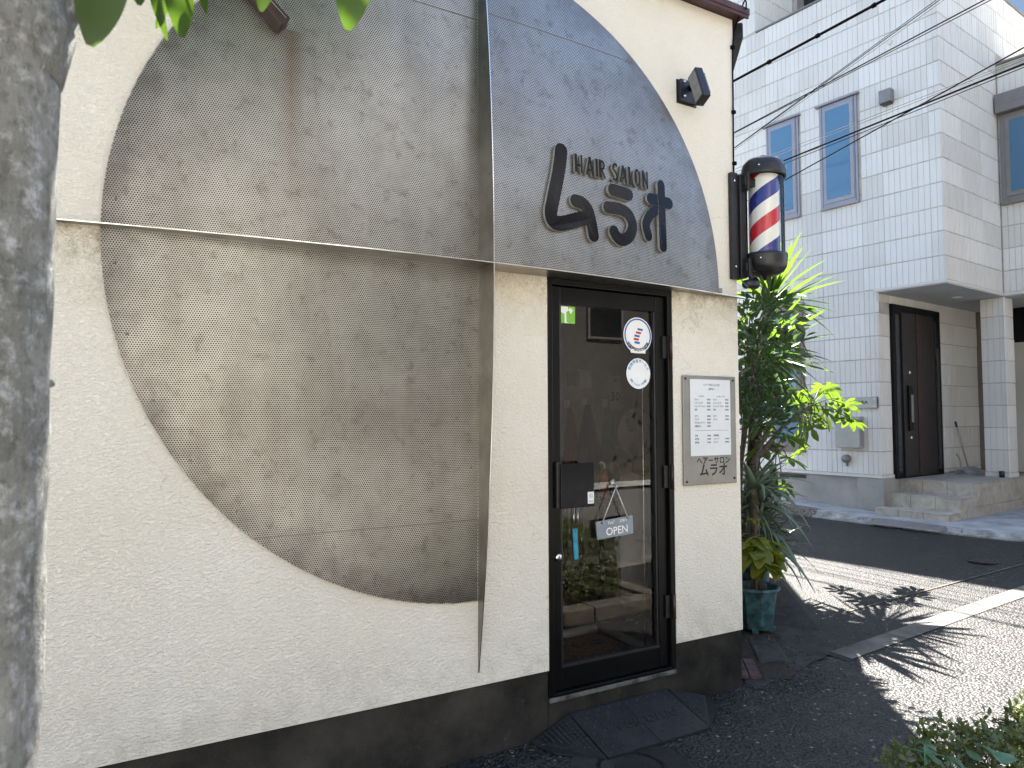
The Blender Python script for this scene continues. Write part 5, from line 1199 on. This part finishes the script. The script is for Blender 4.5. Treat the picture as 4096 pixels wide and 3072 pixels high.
for a, b in tw:
    o = len(vs2); q = Vector((.0022, 0, 0)); q2 = Vector((0, .0022, 0)); vs2 += [a-q-q2, a+q-q2, a+q2, b-q*.5, b+q*.5, b+q2*.5]; fs2 += [[o, o+1, o+4, o+3], [o+1, o+2, o+5, o+4], [o+2, o, o+3, o+5]]
obj('twigs', mesh('twigs', vs2, fs2, 'trunkb'), hg, world=True, kind='stuff')
for i in range(6):
    x = 1.95+i*.3; b0 = Vector((x, -2.05+R(-.1, .1), .04)); branch(hg, [b0, b0+Vector((R(-.05, .05), .06, .2)), b0+Vector((R(-.2, .2), .16, .42))], .012, .005)
wd_ = empty('bindweed', (2.2, -1.95, .5), label='green bindweed trailing over the clipped hedge', cat='weed')
wl_m = blade('weed_leaf', 'weed', lambda t: .24*(1-t)**.7*(1 if t > .06 else .6), lambda t: .05*sin(t*3)-.15*t*t, .2, 6)
for (u, v_) in ((3720, 2995), (3790, 3030), (3830, 3055), (3990, 3040), (4020, 3060), (3680, 2965), (3900, 3040), (3760, 3060)):
    P = on(u, v_, (0, 0, 1), (0, 0, R(.58, .63))); leafobj('leaf', wl_m, wd_, P, (R(-1, 1), R(-1, 1), R(-.3, .3)), R(.06, .10), R(-.5, .5))
obj('runner', tube('runner', smooth_line([on(u, v_, (0, 0, 1), (0, 0, .63)) for u, v_ in ((3600, 2985), (3700, 3010), (3790, 3030), (3810, 3072), (3850, 3100))], 5), .0022, 'weed', 5), wd_, world=True)

# ================================================================== STREET TREE
te = [(345, -140), (345, 0), (330, 110), (300, 200), (255, 270), (240, 340), (228, 500), (225, 700), (225, 870), (222, 1000), (210, 1300), (204, 1500), (196, 1700), (188, 1900), (181, 2200), (183, 2420), (184, 2600), (180, 2800), (172, 3072), (168, 3400), (150, 3900)]
DT = 1.0; pts, rr = [], []
for u, v_ in te[3:]:
    d = ray(u, v_); e = CAM+d*(DT/Vector((d.x, d.y)).length); h_ = Vector((d.x, d.y, 0)).normalized(); rt = Vector((h_.y, -h_.x, 0))
    r_ = .098+.010*max(0, (1.2-e.z))/1.2+(.02 if v_ > 3000 else 0); pts.append(e-rt*r_); rr.append(r_)
base = pts[-1].copy(); pts += [Vector((base.x-.004, base.y, .16)), Vector((base.x-.006, base.y, .02))]; rr += [.125, .15]
tr = empty('street_tree', (base.x, base.y, .03), label='grey mottled tree trunk close at the picture edge', cat='tree')
crotch = pts[0].copy(); 
top_ = [crotch+Vector((-.02, .0, .06)), crotch+Vector((-.03, 0, .28)), crotch+Vector((-.10, -.05, .75)), crotch+Vector((-.15, -.1, 1.4))][::-1]
P = top_+pts; Rr = [.035, .06, .092, .100]+rr; P2 = []; R2 = []
for i in range(len(P)-1):
    for k in range(4): t = k/4; P2.append(P[i].lerp(P[i+1], t)); R2.append(Rr[i]*(1-t)+Rr[i+1]*t)
me = tube('trunk', P2, R2, 'bark', 56)
from mathutils import noise as mnoise
for v_ in me.vertices:
    q = v_.co; nn = mnoise.noise(Vector((q.x*30, q.y*30, q.z*9)))*.0035+mnoise.noise(Vector((q.x*9, q.y*9, q.z*4)))*.005
    v_.co += v_.normal*nn
obj('trunk', me, tr, world=True)
for u, v_ in ((201, 1535),):
    d = ray(u, v_); e = CAM+d*(DT/Vector((d.x, d.y)).length); obj('bark_knob', lathe('bark_knob', [(0, -.005), (.004, -.003), (.005, .0), (.003, .004), (0, .005)], 'bark', 10), tr, loc=e-tr.location)
bh = [crotch-Vector((0, 0, .06)), crotch+Vector((.06, .01, .10)), crotch+Vector((.22, .03, .34)), crotch+Vector((.55, .05, .75)), crotch+Vector((.85, .1, 1.3))]
P = smooth_line(bh, 6); obj('limb', tube('limb', P, [.075-.055*i/(len(P)-1) for i in range(len(P))], 'bark', 14), tr, world=True)
for dx, dy, dz in ((-.5, .5, 1.2), (.3, 1.0, 1.2), (.7, .45, 1.1), (.1, .5, 1.3)):
    s0 = crotch+Vector((-.06, -.02, .5)); branch(tr, [s0, s0+Vector((dx*.5, dy*.5, dz*.6)), s0+Vector((dx, dy, dz))], .03, .01, 'bark', 'limb')
cc = Vector((crotch.x+.4, -1.35, 4.0)); pts_, ds_ = [], []  # unseen crown, thickened and shifted sunward to shade trunk and hanging leaves
cl = [(cc+Vector((R(-.9, .8), R(-.9, .7), R(-.25, .5))), R(.22, .36)) for k in range(70)]
for c_, r_ in cl:
    for k in range(42):
        q = Vector((random.gauss(0, 1), random.gauss(0, 1), random.gauss(0, .8))).normalized()*r_*R(.5, 1.05); pts_.append(c_+q); ds_.append(q+Vector((0, 0, -.1)))
leaf_cloud('crown', 'treeleaf', pts_, .10, tr, .5, ds_, hang=.5)
# leaves hanging into the top of the picture
tl = [blade('tree_leaf', 'treeleaf', lambda t: .235*sin(pi*min(1, (t*.94+.03)**.9))**.75, (lambda k: (lambda t: .04*sin(t*5)-k*t*t))(k), .22, 12) for k in (.05, .18)]
def hang(u0, v0, u1, v1, dist_, wid, roll, k=0):
    a = CAM+ray(u0, v0).normalized()*dist_; b = CAM+ray(u1, v1).normalized()*(dist_-.01)
    d = b-a; nrm = (CAM-b).normalized(); x = d.normalized(); z = (nrm-x*(nrm @ x)).normalized(); y = z.cross(x)
    m_ = Matrix((x, y, z)).transposed().to_4x4() @ Matrix.Rotation(roll, 4, 'X')
    o = bpy.data.objects.new('leaf', tl[k]); COL.objects.link(o); o.parent = tr; o.matrix_parent_inverse = wmat(tr).inverted(); L_ = d.length
    o.matrix_basis = Matrix.Translation(a) @ m_ @ Matrix.Diagonal((L_, L_*wid, L_, 1))
    lm = cl[0][0]; near = min(cl, key=lambda q: (q[0]-a).length)[0]
    obj('twig', tube('twig', smooth_line([a, a+Vector((0, 0, .06)), a.lerp(near, .5)+Vector((0, 0, .1)), near], 4), .0025, 'bark', 5), tr, world=True)
hang(470, -260, 350, 178, 1.02, .95, .25); hang(640, -150, 620, 145, 1.15, .55, .9, 1); hang(665, -130, 655, 118, 1.17, .5, -.6, 1)
hang(735, -160, 715, 145, 1.10, .95, .5); hang(810, -150, 806, 45, 1.2, .6, .5, 1); hang(1450, -230, 1385, 118, 1.05, 1.0, .2); hang(1065, -180, 1050, 45, 1.1, .9, -.3); hang(560, -180, 545, 12, 1.12, 1.1, .3, 1)

# ================================================================== ACROSS THE STREET (behind the camera, mirrored in glass and steel)
def house(name, x0, x1, y0, y1, h, wall, lab, wins, roof='dark_roof'):
    t = empty(name, ((x0+x1)/2, y1, 0), label=lab, cat='house')
    box('walls', (x0, x1, y0, y1, 0, h), wall, t, world=True); box('roof', (x0-.35, x1+.35, y0-.3, y1+.35, h+.003, h+.25), roof, t, world=True)
    for (wx0, wx1, wz0, wz1) in wins:
        f_ = box('window', (wx0, wx1, y1-.01, y1+.05, wz0, wz1), 'win_frame_dark', t, world=True); box('pane', (wx0+.06, wx1-.06, y1+.045, y1+.056, wz0+.06, wz1-.06), 'dark_pane', f_, world=True)
    return t
house('beige_house', -9.5, 2.6, -18, -9.6, 6.6, 'beige_house', 'beige two-storey house across the street, mirrored in the steel disc', [(-7, -5.2, 1, 2.2), (-3.5, -1.8, 1, 2.2), (-.5, 1.2, 3.8, 5.0), (-6.5, -4.8, 3.8, 5), (.2, 1.1, 0.1, 2.1)])
house('opposite_house', 5.2, 14.5, -18, -9.9, 6.0, 'dimmed_house', 'house with small dark windows across the street, mirrored in the door glass', [(6.6, 7.5, 3.4, 4.9), (9.4, 10.4, 3.3, 4.8), (12.2, 13.4, 1.0, 2.2)])
house('grey_house', 16.5, 26, -20, -10.5, 7.5, 'gray_box', 'grey house farther down the opposite side of the street', [(18, 19.5, 1, 2.3), (21, 22.5, 4, 5.3)])
ap = house('reflection_block', 3.5, 24, -34, -19, 15, 'apartment', 'pale grey block added unseen behind the houses to grey the panel reflection', [(5+2.6*i, 6.6+2.6*i, 1.2+2.9*j, 2.7+2.9*j) for i in range(7) for j in range(5)])  # added out of view so the raised panel mirrors grey instead of blue sky
fw = empty('boundary_wall', (9, -8.4, 0), label='low concrete block wall across the street from the salon door', cat='wall', kind='thing')
for k in range(24):
    for j in range(3): box('block', (3.2+k*.4, 3.594+k*.4, -8.5, -8.38, .02+j*.2, .214+j*.2), 'bed_kerb', fw, world=True)
okb = empty('opposite_kerb', (5, -7.35, 0), label='concrete kerb along the far side of the street', cat='kerb')
for k in range(40): box('kerb_stone', (-8+k*.6, -7.406+k*.6, -7.5, -7.32, -.02, .11), 'kerb', okb, world=True)
poly_sheet('opposite_pavement', [(-30, -7.5), (40, -7.5), (40, -9.5), (-30, -9.5)], .03, 'concrete', kind='structure')
def bush(c_, r, n_, mat, lab, sz=.11):
    t = empty('garden_tree', (c_[0], c_[1], 0), label=lab, cat='tree'); branch(t, [(c_[0], c_[1], 0), (c_[0]+.05, c_[1], c_[2]*.6), c_], .09, .04)
    P_ = []
    for k in range(n_): q = Vector((random.gauss(0, .5), random.gauss(0, .5), random.gauss(0, .5)))*r; P_.append(Vector(c_)+q)
    leaf_cloud('crown', mat, P_, sz, t, .6)
bush((13.0, -8.9, 2.9), 1.5, 1500, 'shrub', 'dark garden tree over the boundary wall across the street', .14)
bush((3.9, -9.2, 3.2), 1.6, 1500, 'shrub', 'leafy garden tree between the two houses across the street', .14)
gt = empty('tall_grass', (10.6, -7.8, 0), label='clump of tall grass on the opposite pavement', cat='grass')
vs, fs = [], []
for k in range(260):
    b0 = Vector((10.6+random.gauss(0, .18), -7.75+random.gauss(0, .15), .03)); d = Vector((random.gauss(0, .25), random.gauss(0, .25), R(.6, 1.2))); sd_ = Vector((R(-1, 1), R(-1, 1), 0)).normalized()*.012; o = len(vs)
    vs += [b0-sd_, b0+sd_, b0+d*.6+sd_*.7, b0+d*.6-sd_*.7, b0+d+Vector((d.x, d.y, -.1))*.5]; fs += [[o, o+1, o+2, o+3], [o+3, o+2, o+4]]
obj('blades', mesh('blades', vs, fs, 'grassl'), gt, world=True, kind='stuff')

# ================================================================== LITTER
vs, fs = [], []
def litter(x, y, z, s_):
    a_ = R(0, 6.28); o = len(vs); c_, q_ = cos(a_)*s_, sin(a_)*s_
    vs.extend([(x-c_, y-q_, z+.002), (x-q_*.35, y+c_*.35, z+R(.003, .010)), (x+c_, y+q_, z+.003), (x+q_*.35, y-c_*.35, z+R(.003, .010))]); fs.append([o, o+1, o+2, o+3])
for k in range(90):
    x, y = R(-1.5, 3.2), -abs(random.gauss(0, .12))-.01; litter(x, y, .002, R(.006, .022))
for k in range(120):
    q = wl(R(-.1, 2.2), abs(random.gauss(.35, .22))); litter(q[0], q[1], gz(q[0])+.004, R(.006, .02))
for k in range(70): x, y = R(3.3, 7.5), R(-1.3, .6); litter(x, y, gz(x)+.002, R(.006, .018))
for k in range(90):
    p_, nn = kat(R(.3, dist[-1]-.4)); q = p_+nn*(-sgn*R(.0, .16)); litter(q.x, q.y, GZ+.016, R(.008, .022))
for k in range(110): litter(R(-1, 3.8), R(-2.4, -1.6), .052, R(.012, .026))
obj('leaf_litter', mesh('leaf_litter', vs, fs, 'dead_leaf'), kind='stuff', label='scattered dry leaf fragments along walls and kerbs', cat='leaf litter')
vs, fs = [], []
def pebble(x, y, z, r):
    o = len(vs); 
    for k in range(5): t = k*1.2566+R(-.3, .3); vs.append((x+r*cos(t)*R(.7, 1.2), y+r*sin(t)*R(.7, 1.2), z))
    vs.append((x, y, z+r*R(.5, 1))); fs.extend([[o+k, o+(k+1) % 5, o+5] for k in range(5)])
for k in range(700):
    q = wl(R(-.05, .9), abs(random.gauss(.22, .16))); pebble(q[0], q[1], gz(q[0])+.002, R(.003, .011))
for k in range(500): pebble(R(-1.5, 3.2), -abs(random.gauss(0, .05))-.004, .0, R(.002, .007))
obj('grit', mesh('grit', vs, fs, 'granite'), kind='stuff', label='loose grit gathered along the salon wall foot', cat='gravel')
